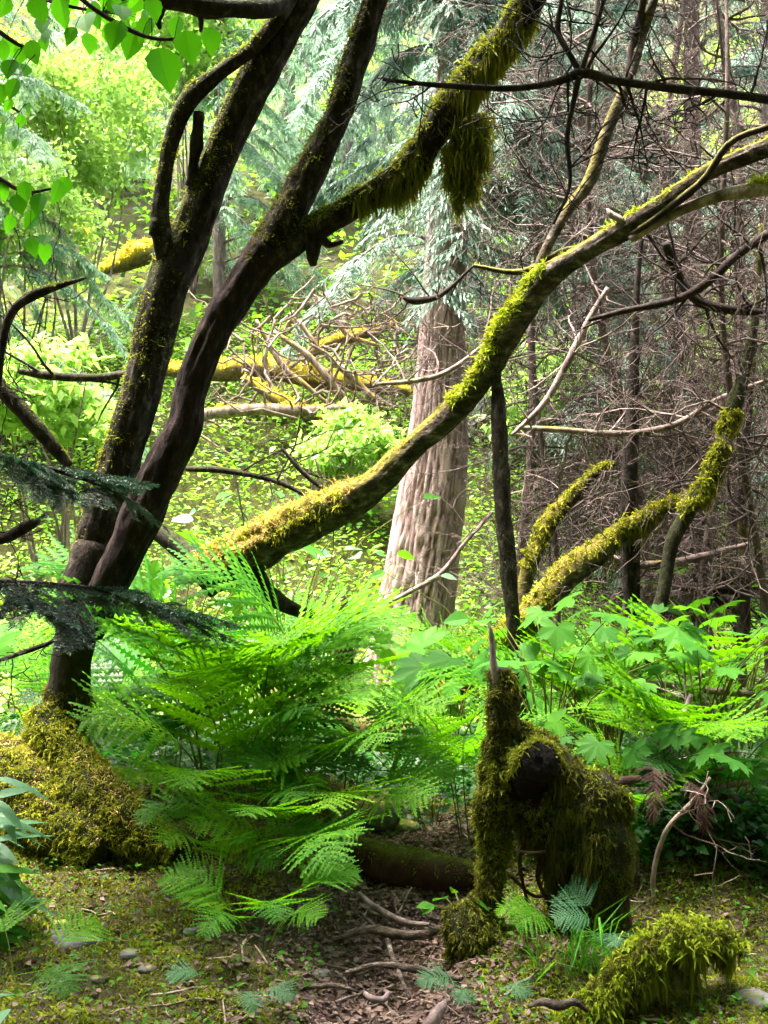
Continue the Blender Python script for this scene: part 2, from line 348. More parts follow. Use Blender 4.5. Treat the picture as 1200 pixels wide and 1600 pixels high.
# ================================================================== MOSS ON STEMS
def up_mask(bias=.1, f=4.0, seed=0, soft=.35):
    return lambda G, D: (D[..., 2] - bias + .55 * fbm(G, f, 2, seed)) / soft
def moss_on(tubes, count, rng, length=.02, width=.006, bias=0.0, droop=.4, spread=.6, f=4., seed=0, t0=0., t1=1., curl=.3, push=.0, fine=.52):
    """small leafy shoots gathered in cushions"""
    g = Geo(); count = int(count * .86); length = length * fine; width = width * fine
    tot = sum(np.linalg.norm(np.diff(q.C, axis=0), axis=1).sum() * q.r.mean() for q in tubes)
    for t in tubes:
        seg = np.linalg.norm(np.diff(t.C, axis=0), axis=1).sum() * t.r.mean()
        m = int(count * seg / tot * 2.2); Pq, N, T = t.sample(m, rng, t0, t1)
        edge = np.clip((N[:, 2] - bias + .6 * fbm(Pq, f, 2, seed) + .35 * fbm(Pq, f * 5, 2, seed + 1)) * 2, 0, 1); keep = edge > rng.random(m) * .8
        Pq, N = Pq[keep], N[keep]
        if len(Pq):
            c = fbm(Pq, 26 * .02 / max(length, .008), 2, seed + 3)[:, None]; far = (rng.random(len(Pq)) < .1)
            V, F = strands(Pq + N * (push + length * 1.3 * np.clip(c, -.3, 1)), unit(N + 1.0 * rng.normal(size=(len(Pq), 3)) * np.abs(c)), length, width * 1.1, rng, droop * .8, spread * 1.5, curl * 2)
            V = V.reshape(-1, 5, 3); b = V[:, :2].mean(1)[:, None]; k = (.55 + .8 * np.clip(c + .35, 0, 1) + 1.0 * far[:, None])[..., None]
            V[:, 2:] = b + (V[:, 2:] - b) * k
            g.add(V.reshape(-1, 3), F)
    return g
def beards(tubes, count, rng, length=.1, width=.006, t0=0., t1=1., f=6., seed=0, thr=.0):
    """hanging moss below a limb, in clumps"""
    g = Geo()
    for t in tubes:
        Pq, N, T = t.sample(count * 3, rng, t0, t1)
        c = fbm(Pq * [1, 1, .2], f, 2, seed); keep = (N[:, 2] < .1) & (c > thr); Pq, N, c = Pq[keep][:count], N[keep][:count], c[keep][:count]
        Lh = length * (.25 + 1.6 * np.clip(c - thr, 0, 1))
        if len(Pq):
            V, F = strands(Pq, N * .25 + [0, 0, -1.0], 1.0, width, rng, .75, .18, .25)
            V = V.reshape(-1, 5, 3); b = Pq[:, None]; V[:, :2] += b - V[:, :2].mean(1, keepdims=True)
            # scale the length of every strand about its own root
            ln = Lh[:, None, None]; V[:, 2:4] = b + (V[:, 2:4].mean(1, keepdims=True) - b) * ln + (V[:, 2:4] - V[:, 2:4].mean(1, keepdims=True)); V[:, 4:] = b + (V[:, 4:] - b) * ln
            g.add(V.reshape(-1, 3), F)
    return g

rng = np.random.default_rng(7)
# ================================================================== TWIN-STEMMED TREE (left)
YT = 4.9
base = gp(*(P(105, 1330, YT)[:2]))
tw = thing('twin_stem_tree', 'dark twin-stemmed tree with forking mossy limbs rising from a moss-covered root mound', 'tree', base)
t_low = Tube(poly([(60, 1345, 4.9, 80), (80, 1240, 4.88, 60), (95, 1150, 4.86, 44), (108, 1075, 4.85, 33), (120, 990, 4.85, 32), (136, 905, 4.85, 35), (150, 850, 4.87, 34)]), 40, 22, .12, 8, .1, 3, 1, flute=.12)
t_left = Tube(poly([(130, 930, 4.88, 40), (155, 830, 4.88, 41), (192, 715, 4.88, 40), (224, 600, 4.88, 38), (246, 500, 4.88, 39), (272, 420, 4.88, 43), (298, 365, 4.88, 38), (325, 290, 4.86, 33), (352, 225, 4.85, 33), (388, 150, 4.82, 36), (430, 70, 4.8, 37), (472, -5, 4.75, 34), (540, -130, 4.6, 28), (600, -300, 4.4, 20)], k=0.78), 150, 34, .1, 7, .26, 4, 2)
t_loop = Tube(poly([(272, 440, 4.86, 20), (258, 390, 4.82, 22), (250, 335, 4.8, 19), (258, 270, 4.78, 15), (272, 205, 4.77, 16), (300, 150, 4.76, 18), (345, 112, 4.75, 14), (395, 75, 4.72, 13), (440, 20, 4.7, 16), (480, -60, 4.6, 12)], k=0.8), 90, 20, .1, 10, .26, 4, 3)
t_right = Tube(poly([(135, 985, 4.84, 34), (160, 935, 4.78, 36), (195, 865, 4.72, 40), (230, 785, 4.68, 41), (262, 715, 4.66, 41), (288, 665, 4.65, 38), (300, 605, 4.65, 34), (328, 530, 4.65, 35), (372, 455, 4.65, 37), (420, 390, 4.65, 39)], k=0.76), 120, 34, .1, 6, .26, 4, 4)
t_rl = Tube(poly([(400, 418, 4.65, 34), (432, 365, 4.65, 38), (462, 315, 4.64, 37), (492, 255, 4.62, 31), (525, 190, 4.6, 28), (550, 115, 4.58, 27), (572, 45, 4.55, 26), (590, -20, 4.5, 25), (625, -160, 4.4, 18), (650, -300, 4.2, 10)], k=0.76), 110, 28, .1, 9, .26, 4, 5)
t_rr = Tube(poly([(405, 412, 4.66, 30), (455, 378, 4.65, 30), (520, 340, 4.62, 25), (580, 305, 4.6, 24), (635, 268, 4.57, 28), (675, 210, 4.55, 31), (715, 155, 4.52, 31), (762, 95, 4.5, 30), (810, 30, 4.47, 30), (855, -40, 4.4, 27), (950, -160, 4.2, 18), (1050, -290, 4.0, 10)], k=0.78), 130, 28, .1, 8, .26, 4, 6)
t_top = Tube(poly([(60, -90, 4.5, 9), (120, -40, 4.45, 12), (185, 2, 4.4, 14), (240, -4, 4.4, 15), (330, 12, 4.4, 16), (405, 14, 4.5, 15), (445, 0, 4.65, 18)]), 36, 12, .2, 10, .1, 3, 7)
mk = up_mask(.15, 5, 3)
tube_part('trunk', t_low, M['dark_bark'], tw, lambda G, D: (1.05 - G[..., 2] + .3 * fbm(G, 6, 2, 4)) / .4)
for nm, t, m_ in (('stem', t_left, 'dark_bark'), ('branch', t_loop, 'dark_bark'), ('stem', t_right, 'red_bark'), ('branch', t_rl, 'dark_bark'), ('branch', t_rr, 'dark_bark'), ('branch', t_top, 'dark_bark')):
    tube_part(nm, t, M[m_], tw, mk if m_ == 'dark_bark' else up_mask(.6, 5, 3))
for pts in ([(312, 175, 4.76, 8), (308, 220, 4.78, 10), (303, 250, 4.8, 8), (300, 290, 4.84, 10)], [(300, 212, 4.79, 4), (306, 214, 4.79, 7), (312, 220, 4.79, 8)],
            [(250, 45, 4.4, 3), (247, 28, 4.4, 6), (255, 8, 4.4, 8)], [(314, 50, 4.4, 3), (314, 30, 4.4, 5), (312, 14, 4.4, 6)],
            [(490, 415, 4.62, 5), (488, 395, 4.62, 10), (492, 368, 4.63, 12)], [(536, 378, 4.62, 3), (515, 382, 4.62, 6), (498, 366, 4.62, 9)],
            [(240, 368, 4.78, 6), (246, 350, 4.79, 12), (256, 345, 4.8, 14)]):
    tube_part('stub', Tube(poly(pts), 10, 8, .3, 20, seed=11), M['dark_bark'], tw, mk)
# root mound wrapped in moss
mound = [Tube(poly([(72, 1110, 4.84, 34), (92, 1170, 4.76, 44), (122, 1225, 4.66, 52), (165, 1268, 4.56, 52), (215, 1305, 4.48, 42), (275, 1340, 4.42, 22)]), 44, 30, .26, 6, seed=21),
         Tube(poly([(-70, 1190, 4.85, 44), (-10, 1205, 4.75, 56), (50, 1250, 4.62, 60), (105, 1300, 4.5, 52), (160, 1340, 4.42, 40)]), 36, 28, .26, 6, seed=22),
         Tube(poly([(215, 1300, 4.5, 26), (270, 1325, 4.5, 34), (330, 1350, 4.45, 30), (375, 1372, 4.4, 18)]), 28, 20, .28, 8, seed=23)]
for t in mound: tube_part('root', t, M['dark_bark'], tw, lambda G, D: np.ones(G.shape[:2]))
part('root_moss', moss_on(mound[:2], 27000, rng, .03, .0062, -.6, .6, .6, 7, 31, fine=.45), M['moss_gold'], tw, 'stuff')
part('root_moss', moss_on(mound[:2], 11000, rng, .03, .006, .45, .5, .6, 4, 32, push=.004, fine=.45), M['moss_tan'], tw, 'stuff')
part('root_moss', moss_on(mound, 16000, rng, .03, .006, -.3, .6, .6, 4, 33, fine=.5), M['moss_green'], tw, 'stuff')
part('trunk_moss', moss_on([t_low], 9000, rng, .022, .006, -.9, .7, .55, 5, 34, 0, .55), M['moss_dark'], tw, 'stuff')
part('stem_moss', moss_on([t_left, t_loop], 16000, rng, .02, .005, -.15, .5, .6, 4, 35), M['moss_green'], tw, 'stuff')
part('branch_moss', moss_on([t_rl], 12000, rng, .022, .005, -.25, .6, .6, 5, 36), M['moss_dark'], tw, 'stuff')
part('branch_moss', moss_on([t_rr], 16000, rng, .03, .005, -.15, .5, .6, 4, 37), M['moss_green'], tw, 'stuff')
part('branch_moss', moss_on([t_loop, t_top, t_left], 8000, rng, .026, .005, .25, .5, .6, 4, 38), M['moss_green'], tw, 'stuff')
gb = beards([t_rr], 3000, rng, .06, .005, .46, .66, 5, 41, -.1)
gb2 = beards([t_rr], 1800, rng, .06, .005, .2, .5, 7, 42, 0.1)
part('hanging_moss', gb, M['beard'], tw, 'stuff'); part('hanging_moss', gb2, M['beard'], tw, 'stuff')
# the big beard under the right limb
cl = Geo()
for (cx, cy, w_, h_, k_) in ((738, 190, 22, 112, 1500), (716, 235, 13, 88, 900), (755, 175, 11, 80, 600), (700, 225, 9, 60, 400), (726, 180, 30, 60, 900)):
    u_ = rng.random(k_); q = np.stack([P(cx + rng.normal() * w_ * (1 - .75 * u) * .7, cy + u * h_, 4.52 + rng.normal() * .03 * (1 - .6 * u)) for u in u_])
    cl.add(*strands(q, np.tile([0, 0, -1.0], (k_, 1)), .05, .0045, rng, .7, .45, .7))
part('hanging_moss', cl, M['beard'], tw, 'stuff')

# ================================================================== LEANING MOSSY TRUNK (diagonal)
ln = thing('leaning_tree', 'leaning diagonal trunk coated in golden moss across the pale conifer', 'tree', P(310, 900, 6.0))
l_main = Tube(poly([(312, 905, 6.0, 40), (355, 880, 6.0, 46), (410, 852, 6.0, 45), (480, 815, 5.95, 42), (550, 778, 5.9, 38), (596, 748, 5.85, 30), (652, 692, 5.8, 24), (702, 650, 5.7, 25), (764, 578, 5.6, 23), (798, 512, 5.5, 28), (852, 438, 5.4, 26), (900, 404, 5.3, 20), (955, 368, 5.15, 20), (1010, 335, 5.0, 17), (1060, 300, 4.9, 16), (1110, 268, 4.85, 16), (1155, 248, 4.8, 18), (1220, 222, 4.7, 20)], k=.78), 170, 32, .12, 8, .24, 4, 51)
tube_part('trunk', l_main, M['lean_bark'], ln, up_mask(.25, 3, 5))
for pts, mm in (([(225, 820, 6.2, 10), (262, 842, 6.15, 15), (300, 868, 6.1, 17), (340, 885, 6.0, 22)], 'dark_bark'),
                ([(385, 880, 6.0, 20), (412, 920, 6.0, 15), (450, 948, 6.0, 12), (505, 968, 6.05, 8)], 'dark_bark'),
                ([(835, 450, 5.42, 8), (848, 400, 5.4, 8), (888, 328, 5.4, 9), (920, 285, 5.4, 11), (945, 215, 5.38, 10), (965, 165, 5.36, 10), (985, 118, 5.35, 8), (1002, 58, 5.35, 8), (1022, 0, 5.3, 7), (1045, -70, 5.3, 6)], 'lean_bark'),
                ([(984, 120, 5.35, 6), (988, 70, 5.35, 6), (1003, 10, 5.3, 6), (1015, -60, 5.2, 5)], 'dark_twig'),
                ([(740, 415, 5.5, 3), (815, 425, 5.45, 5), (880, 392, 5.35, 5), (950, 384, 5.2, 5), (1000, 358, 5.0, 5), (1050, 322, 4.9, 6), (1100, 280, 4.8, 6), (1142, 222, 4.7, 5), (1210, 195, 4.6, 5)], 'dark_twig')):
    tube_part('branch', Tube(poly(pts), 34, 10, .14, 12, seed=52), M[mm], ln, up_mask(.2, 5, 6))
part('trunk_moss', moss_on([l_main], 17000, rng, .03, .006, .0, .3, .5, 3, 61, 0, .27), M['moss_tan'], ln, 'stuff')
part('trunk_moss', moss_on([l_main], 10000, rng, .034, .007, -.35, .8, .5, 4, 62, 0, .25), M['moss_gold'], ln, 'stuff')
part('trunk_moss', moss_on([l_main], 15000, rng, .034, .006, .0, .4, .6, 4, 63, .46, .68), M['moss_bright'], ln, 'stuff')
part('trunk_moss', moss_on([l_main], 9000, rng, .032, .006, .1, .4, .6, 4, 65, .46, .66), M['moss_gold'], ln, 'stuff')
part('trunk_moss', moss_on([l_main], 3000, rng, .018, .005, .35, .4, .6, 4, 64, .24, .5), M['moss_green'], ln, 'stuff')

tube_part('stub', Tube(poly([(985, 352, 5.05, 6), (968, 342, 5.06, 7), (957, 336, 5.07, 6), (948, 326, 5.08, 1.5)]), 16, 10, .3, 30, .4, 3, 72), M['dead_wood'], ln)
part('trunk_moss', moss_on([l_main], 5000, rng, .02, .006, .45, .3, .6, 6, 73, .7, 1.), M['moss_bright'], ln, 'stuff')
brk2 = thing('bare_limb', 'bare pale pinkish limb arcing to the right edge under the leaning tree', 'branch', P(990, 372, 5.05))
b2 = Tube(poly([(985, 374, 5.05, 6), (1020, 352, 5.0, 8), (1060, 330, 4.95, 9), (1125, 306, 4.85, 9), (1180, 296, 4.8, 13), (1220, 285, 4.75, 15)]), 34, 10, .12, 12, seed=74)
tube_part('limb', b2, M['dead_wood'], brk2, up_mask(.9, 6, 2)); part('limb_moss', moss_on([b2], 1500, rng, .025, .006, .1, .3, .6, 5, 75, .8, 1.), M['moss_bright'], brk2, 'stuff')

# hanging pole below the leaning trunk
pl = thing('dead_pole', 'slender dark upright pole standing under the bright moss of the leaning trunk', 'dead stem', gp(*P(818, 1200, 5.6)[:2]))
tp = Tube(np.vstack([poly([(775, 585, 5.58, 8), (779, 640, 5.58, 11), (782, 720, 5.58, 13), (788, 820, 5.58, 13), (797, 920, 5.58, 13), (805, 1000, 5.58, 12), (812, 1100, 5.58, 12)]), np.r_[gp(*P(822, 1200, 5.6)[:2], -.05), .04]]), 50, 12, .12, 10, .1, 3, 81)
tube_part('stem', tp, M['dark_bark'], pl, up_mask(.6, 8, 2)); part('stem_moss', moss_on([tp], 1600, rng, .012, .004, -.3, .5, .6, 8, 82), M['moss_dark'], pl, 'stuff')

# ================================================================== PALE CONIFER TRUNK (middle)
pc = thing('pale_conifer', 'broad pale pinkish conifer trunk with furrowed bark in the middle', 'tree', gp(.2, 9.0))
ppts = poly([(625, 1130, 9.0, 92), (632, 1060, 9.0, 72), (640, 1000, 9.0, 64), (655, 900, 9.0, 58), (670, 800, 9.0, 54), (682, 700, 9.0, 48), (687, 600, 9.0, 40), (690, 520, 9.0, 36), (696, 400, 9.0, 33), (705, 250, 9.0, 30), (715, 0, 9.0, 27), (725, -300, 9.0, 20)])
tpc = Tube(ppts, 250, 150, .03, 3, 0, seed=91, flute=.05)
# furrowed bark: long plates split by dark cracks
Gc = tpc.G; ang = np.linspace(0, 2 * np.pi, tpc.k, endpoint=False)[None, :]; hh = Gc[..., 2]
Q = np.stack([np.cos(ang) * 10.5 + 0 * hh, np.sin(ang) * 10.5 + 0 * hh, hh * 2.0], -1)
Q = Q + .6 * np.stack([fbm(Q, 1.1, 2, 93), fbm(Q, 1.1, 2, 94), fbm(Q, .9, 2, 95)], -1)
crack = np.minimum(np.abs(vnoise(Q, 1.0, 96)), np.abs(vnoise(Q * [1, 1, 1.4], 1.4, 97)) * 1.2)
depth = np.clip(crack / .2, 0, 1) ** .9
G2 = tpc.C[:, None] + tpc.D * (np.linalg.norm(Gc - tpc.C[:, None], axis=-1) * (1 + .085 * (depth - 1) + .02 * fbm(Q, 3, 2, 98)))[..., None]
tpc.V[:tpc.n * tpc.k] = G2.reshape(-1, 3)
pm, n_, l_, b_, o_ = mat('pale_furrowed_bark')
t_ = noise_tex(n_, l_, 16., 8, .75, None, (1.6, 1.6, .45)); r_ = ramp(n_, [(.32, .2, .195), (.56, .4, .39), (.72, .56, .55)], [.3, .52, .74]); l_.new(t_.outputs[0], r_.inputs[0])
at_ = n_.new('ShaderNodeAttribute'); at_.attribute_name = 'moss'
cr_ = ramp(n_, [(.2, .14, .13), (.6, .52, .5), (1, 1, 1)], [0, .35, .8]); l_.new(at_.outputs['Fac'], cr_.inputs[0])
mx_ = n_.new('ShaderNodeMix'); mx_.data_type = 'RGBA'; mx_.blend_type = 'MULTIPLY'; mx_.inputs[0].default_value = 1; l_.new(r_.outputs[0], mx_.inputs[6]); l_.new(cr_.outputs[0], mx_.inputs[7]); l_.new(mx_.outputs[2], b_.inputs['Base Color']); b_.inputs['Roughness'].default_value = .9
bp_ = n_.new('ShaderNodeBump'); bp_.inputs['Distance'].default_value = .05; bp_.inputs['Strength'].default_value = 1.0; l_.new(t_.outputs[0], bp_.inputs['Height']); l_.new(bp_.outputs[0], b_.inputs['Normal'])
link('trunk', Geo().add(tpc.V, tpc.F, np.r_[depth.ravel(), 1, 1]).mesh('trunk', np.array(pc.location)), pm, pc)
part('trunk_moss', moss_on([tpc], 14000, rng, .035, .01, .45, .5, .5, 1.6, 99, .2, .5, .3), M['moss_gold'], pc, 'stuff')

# ================================================================== CONIFER CROWNS
def crown_geo(rg, height, z0, rad, limbs, droop=.35, needle=.16, dens=1.0, bare=None):
    """drooping limbs set with feathery side sprays; limb wood returned too"""
    wood = []; P0 = []; D0 = []; U0 = []; sc = []
    for q in range(limbs):
        z = z0 + (height - z0) * (q + rg.random()) / limbs; fr = (z - z0) / (height - z0)
        L = rad * (1 - fr) ** .75 * (.6 + .55 * rg.random()) + .3; az = rg.random() * 6.283; dr = droop * (.5 + rg.random())
        if bare and bare(az, z): continue
        s = np.linspace(0, 1, 9); x = s * L; zz = z + .12 * L * np.sin(s * 3) - dr * L * s ** 1.7
        w = np.cumsum(rg.normal(size=9) * .05 * L)
        px = np.cos(az) * x - np.sin(az) * w * s; py_ = np.sin(az) * x + np.cos(az) * w * s
        ax = np.stack([px, py_, zz], 1); wood.append(np.c_[ax, .035 * (1 - s * .85) * (.4 + L / rad * .6)])
        nb = int(L * 15 * dens)
        for side in (-1, 1):
            t = .18 + .82 * rg.random(nb); c = np.stack([np.interp(t, s, ax[:, k]) for k in range(3)], 1)
            out = np.array([np.cos(az), np.sin(az), 0]); sd = np.array([-np.sin(az), np.cos(az), 0]) * side
            d = unit(out * .55 + sd * (.7 + .3 * rg.random((nb, 1))) + np.array([0, 0, -1.0]) * (.15 + .8 * rg.random((nb, 1)) * droop * 2))
            bl = (.22 + .5 * rg.random(nb)) * (.5 + .5 * (1 - t)) * (.5 + L / rad * .7)
            for m in range(9):                                  # needles tufts along the branchlet
                f = (m + .3) / 9
                pos = c + d * (bl * f)[:, None] + np.array([0, 0, -1.0]) * (bl * f * f * .45)[:, None]
                for s2 in (-1, 1):
                    nd = unit(d * .8 + s2 * np.cross(d, [0, 0, 1.0]) * .8 + np.array([0, 0, -.35]) + rg.normal(size=(nb, 3)) * .18)
                    P0.append(pos); D0.append(nd); U0.append(np.tile([0, 0, 1.0], (nb, 1)) + rg.normal(size=(nb, 3)) * .3); sc.append(needle * (.6 + .8 * rg.random(nb)) * (1 - .45 * f))
    P0, D0, U0, sc = np.vstack(P0), np.vstack(D0), np.vstack(U0), np.concatenate(sc)
    V0 = np.array([[0, 0, 0], [.45, .085, -.03], [1, 0, -.14], [.45, -.085, -.03]]); F0 = [np.array([[0, 1, 2, 3]])]
    return wood, Geo().add(*scatter((V0, F0), P0, frames(D0, U0), sc))
wood, cg = crown_geo(np.random.default_rng(98), 8, 3.2, 1.7, 100, .75, .11, 2.6, lambda az, z: math.sin(az) > .1 or (math.cos(az) < -.3 and z < 5.0))
shift = np.array([ppts[6, 0] + .05, 9.0, 0]); cg.V = [v + shift for v in cg.V]; wood = [w + np.r_[shift, 0] for w in wood]
part('branches', thin_tubes(wood, 4), M['grey_twig'], pc, 'stuff'); part('crown', cg, M['needle_blue'], pc, 'stuff')
crowns = []
for q, (hgt, z0, rad, nl, dr) in enumerate(((15, .6, 2.7, 62, .5), (13, .3, 2.4, 56, .65), (17, 1.5, 3.0, 66, .4))):
    rg = np.random.default_rng(100 + q); wood, cg = crown_geo(rg, hgt, z0, rad, nl, dr, .17, .95)
    tr = Tube(np.array([[0, 0, -.4, .16], [.03, .02, 2, .13], [0, .05, hgt * .5, .09], [0, 0, hgt, .02]]), 30, 10, .08, 3, seed=q)
    crowns.append((Geo().add(tr.V, tr.F).mesh('trunk'), thin_tubes(wood, 4).mesh('limbs'), cg.mesh('crown')))
def conifer(px, Y, sc, v, rz, label, mt='needle_teal', dz=0.):
    x = (px - 600) / FPX * Y; loc = gp(x, Y, dz)
    t = thing('conifer_tree', label, 'tree', loc, 'conifers on the hillside'); t.rotation_euler = (0, 0, rz); t.scale = (sc,) * 3
    a, b, c = crowns[v]
    link('trunk', a, M['grey_twig'], t); link('branches', b, M['grey_twig'], t, 'stuff')
    o = link('crown', c, M[mt], t, 'stuff')
    if o.material_slots[0].material != M[mt]: o.material_slots[0].link = 'OBJECT'; o.material_slots[0].material = M[mt]
    return t
conifer(-90, 14.5, .8, 1, .4, 'pale drooping conifer at the left edge behind the bright broad leaves')
conifer(-10, 12.5, .62, 0, .9, 'small pale feathery conifer in front of the bright bush at the upper left')
conifer(345, 17, .75, 1, 2.9, 'pale feathery conifer right behind the left stem')
conifer(150, 21, 1.0, 0, 1.4, 'feathery pale green conifer left of the twin-stemmed tree')
conifer(455, 21, .9, 1, 2.2, 'drooping pale conifer seen between the twin stems')
conifer(545, 23, 1.05, 2, 3.1, 'tall pale conifer showing in the gap left of the pale trunk')
conifer(690, 15, .85, 0, 5.0, 'blue-green conifer whose sprays hide the top of the pale trunk', 'needle_blue')
conifer(1085, 12.5, .9, 2, .5, 'blue-green conifer filling the upper right behind the long bare branch', 'needle_blue')
conifer(905, 13.5, .9, 1, 3.5, 'blue-green conifer above the thicket right of the pale trunk', 'needle_blue')
conifer(950, 19, 1.0, 1, 1.9, 'blue-green conifer behind the thin upright sapling', 'needle_blue')
conifer(1200, 16, 1.0, 0, 2.7, 'blue-green conifer at the upper right corner', 'needle_blue')
conifer(760, 26, 1.2, 1, 3.3, 'hazy conifer far back between the pale trunk and the dark pole', 'needle_teal')

# ================================================================== BROADLEAF BUSHES ON THE SLOPE
def leafy_crown(rg, rx, ry, rz, m, size, shape, clumps=26):
    c = unit(rg.normal(size=(clumps, 3))) * (rg.random((clumps, 1)) ** .4) * [rx, ry, rz]
    k = rg.integers(0, clumps, m); pos = c[k] + rg.normal(size=(m, 3)) * np.array([rx, ry, rz]) * .16
    d = unit(rg.normal(size=(m, 3)) + [0, 0, -.4]); up = unit(rg.normal(size=(m, 3)) * .6 + [0, 0, 1.])
    return Geo().add(*scatter(shape, pos, frames(d, up), size * (.6 + .7 * rg.random(m))))
small_leaf = (np.array([[0, 0, 0], [.38, .3, .05], [1, 0, -.12], [.38, -.3, .05]]), [np.array([[0, 2, 1], [0, 3, 2]])])
rgc = np.random.default_rng(12); m_ = 36000; cc = np.stack([-5 + 10 * rgc.random(60), -4.5 + 8.9 * rgc.random(60), 5.6 + 3 * rgc.random(60)], 1)  # unseen leaf canopy over the camera, added to shade the foreground
cp_ = cc[rgc.integers(0, 60, m_)] + rgc.normal(size=(m_, 3)) * [.8, .7, .35]; cp_ = cp_[(cp_[:, 2] > 4.6) & (cp_[:, 1] < 4.55)]; m_ = len(cp_)
part('crown', Geo().add(*scatter(small_leaf, cp_, frames(unit(rgc.normal(size=(m_, 3)) * [1, 1, .4]), unit(rgc.normal(size=(m_, 3)) * .4 + [0, 0, 1.])), .2 * (.6 + .7 * rgc.random(m_)))), M['leaf_alder'], tw, 'stuff')
def bush(px, py, Y, rx, rz, label, m=2600, size=.16, seed=0, mt='bush'):
    x = (px - 600) / FPX * Y; b = gp(x, Y); top = P(px, py, Y); rg = np.random.default_rng(seed)
    t = thing('broadleaf_bush', label, 'bush', b, 'broadleaf bushes on the slope')
    cz = top[2]; cg = leafy_crown(rg, rx, rx, rz, m, size, small_leaf); cg.V = [v + [x, Y, cz] for v in cg.V]
    pol = []
    for q in range(9):
        e = np.array([x, Y, cz]) + unit(rg.normal(size=3)) * [rx * .8, rx * .8, rz * .7]; mid = (b * .5 + e * .5) + rg.normal(size=3) * .15
        s_ = catmull(np.array([[*(b - [0, 0, .1]), .022], [*mid, .014], [*e, .005]]), 8); pol.append(s_)
    part('stem', thin_tubes(pol, 5), M['grey_twig'], t); part('crown', cg, M[mt], t, 'stuff')
bush(120, 150, 15, 1.1, 1.3, 'bright yellow-green bush at the upper left behind the hanging leaves', 9000, .1, 1)
bush(300, 60, 17, 1.3, 1.1, 'bright green bush behind the top of the left stem', 7000, .11, 2)
bush(30, 330, 13, .8, .9, 'bright green bush at the left edge above the mossy bent branch', 4500, .085, 3)
bush(540, 690, 11.5, .55, .35, 'low lime-green bush on the slope left of the pale trunk', 2000, .1, 4)
bush(90, 620, 9.5, .7, .4, 'lime-green bush on the slope left of the twin stems', 2600, .11, 5)
bush(910, 620, 12, 1.0, .6, 'light green bush glimpsed through the dead twigs', 4200, .12, 6)
bush(1130, 560, 12, .9, .6, 'light green bush behind the right-hand mossy limbs', 2000, .12, 7)

# ================================================================== FALLEN LOGS ON THE SLOPE
def log_on_slope(name, pts, label, cat, mt='log_moss_bark', bias=-.1, mossn=5000, seed=0, mm='moss_yellow', n=40, lenm=.05, lw=.016):
    pp = poly(pts); t = thing(name, label, cat, pp[0, :3]); tb = Tube(pp, n, 12, .14, 3, .1, 3, seed)
    tube_part('log', tb, M[mt], t, up_mask(bias, 1.5, seed))
    if mossn: part('log_moss', moss_on([tb], mossn, rng, lenm, lw, bias, .4, .6, 1.5, seed), M[mm], t, 'stuff')
    return t
log_on_slope('fallen_log', [(255, 578, 13.6, 10), (330, 580, 13.6, 16), (410, 576, 13.5, 19), (480, 588, 13.4, 17), (560, 600, 13.3, 13), (640, 612, 13.2, 9)], 'thick fallen log furred with orange-yellow moss behind the right stem', 'log', mossn=9000, seed=121)
log_on_slope('fallen_log', [(470, 560, 14, 6), (520, 535, 14, 9), (570, 522, 14, 8), (620, 505, 14, 4)], 'thin yellow mossy log slanting up towards the pale trunk', 'log', mossn=2500, seed=122)
log_on_slope('fallen_log', [(310, 648, 12.6, 8), (400, 640, 12.5, 9), (470, 642, 12.5, 9), (550, 636, 12.4, 6)], 'pale brown fallen log lying below the orange mossy log', 'log', mt='dead_wood', bias=.6, mossn=1500, seed=123)
log_on_slope('fallen_log', [(380, 590, 12.9, 5), (430, 622, 12.8, 9), (480, 646, 12.7, 8), (520, 660, 12.7, 5)], 'crooked yellow mossy limb across the pale brown log', 'log', mossn=2500, seed=124)
log_on_slope('mossy_log', [(160, 425, 17, 8), (195, 408, 17, 17), (225, 395, 17, 19), (262, 385, 17, 8)], 'bright yellow mossy log end high on the slope left of the twin stems', 'log', mossn=4000, seed=125, lenm=.07, lw=.02)
log_on_slope('mossy_log', [(95, 345, 18, 8), (118, 362, 18, 16), (140, 380, 18, 8)], 'small yellow mossy lump on the slope at the left', 'log', mossn=1500, seed=126, lenm=.07, lw=.02)
dead = [([(400, 500, 13, 3), (440, 570, 13, 5), (475, 600, 13, 4), (540, 655, 13, 2)], 'pale dead branch sloping down over the orange mossy log'),
        ([(585, 625, 13, 5), (545, 585, 13, 6), (500, 545, 13, 4), (465, 500, 13, 3)], 'pale dead branch ending left of the pale trunk'),
        ([(560, 650, 12.6, 4), (520, 600, 12.6, 6), (480, 555, 12.6, 5), (430, 520, 12.6, 3)], 'greyish dead branch crossing the slanting log'),
        ([(520, 470, 13.2, 3), (540, 520, 13.2, 4), (590, 540, 13.2, 3)], 'short pale dead branch above the slanting log'),
        ([(430, 500, 12.8, 2), (415, 560, 12.8, 3), (425, 620, 12.8, 3), (410, 660, 12.8, 2)], 'thin pale upright dead branch in front of the orange log'),
        ([(330, 690, 10, 2), (300, 672, 10, 3), (270, 655, 10, 2)], 'short dead stick beside the right stem'),
        ([(290, 733, 7.4, 4), (350, 735, 7.4, 5), (430, 752, 7.4, 4), (500, 785, 7.4, 3)], 'dark fallen branch behind the right stem above the leaning trunk'),
        ([(30, 580, 7.2, 5), (90, 588, 7.2, 7), (150, 590, 7.2, 6), (210, 583, 7.2, 5)], 'horizontal mossy branch behind the left stem')]
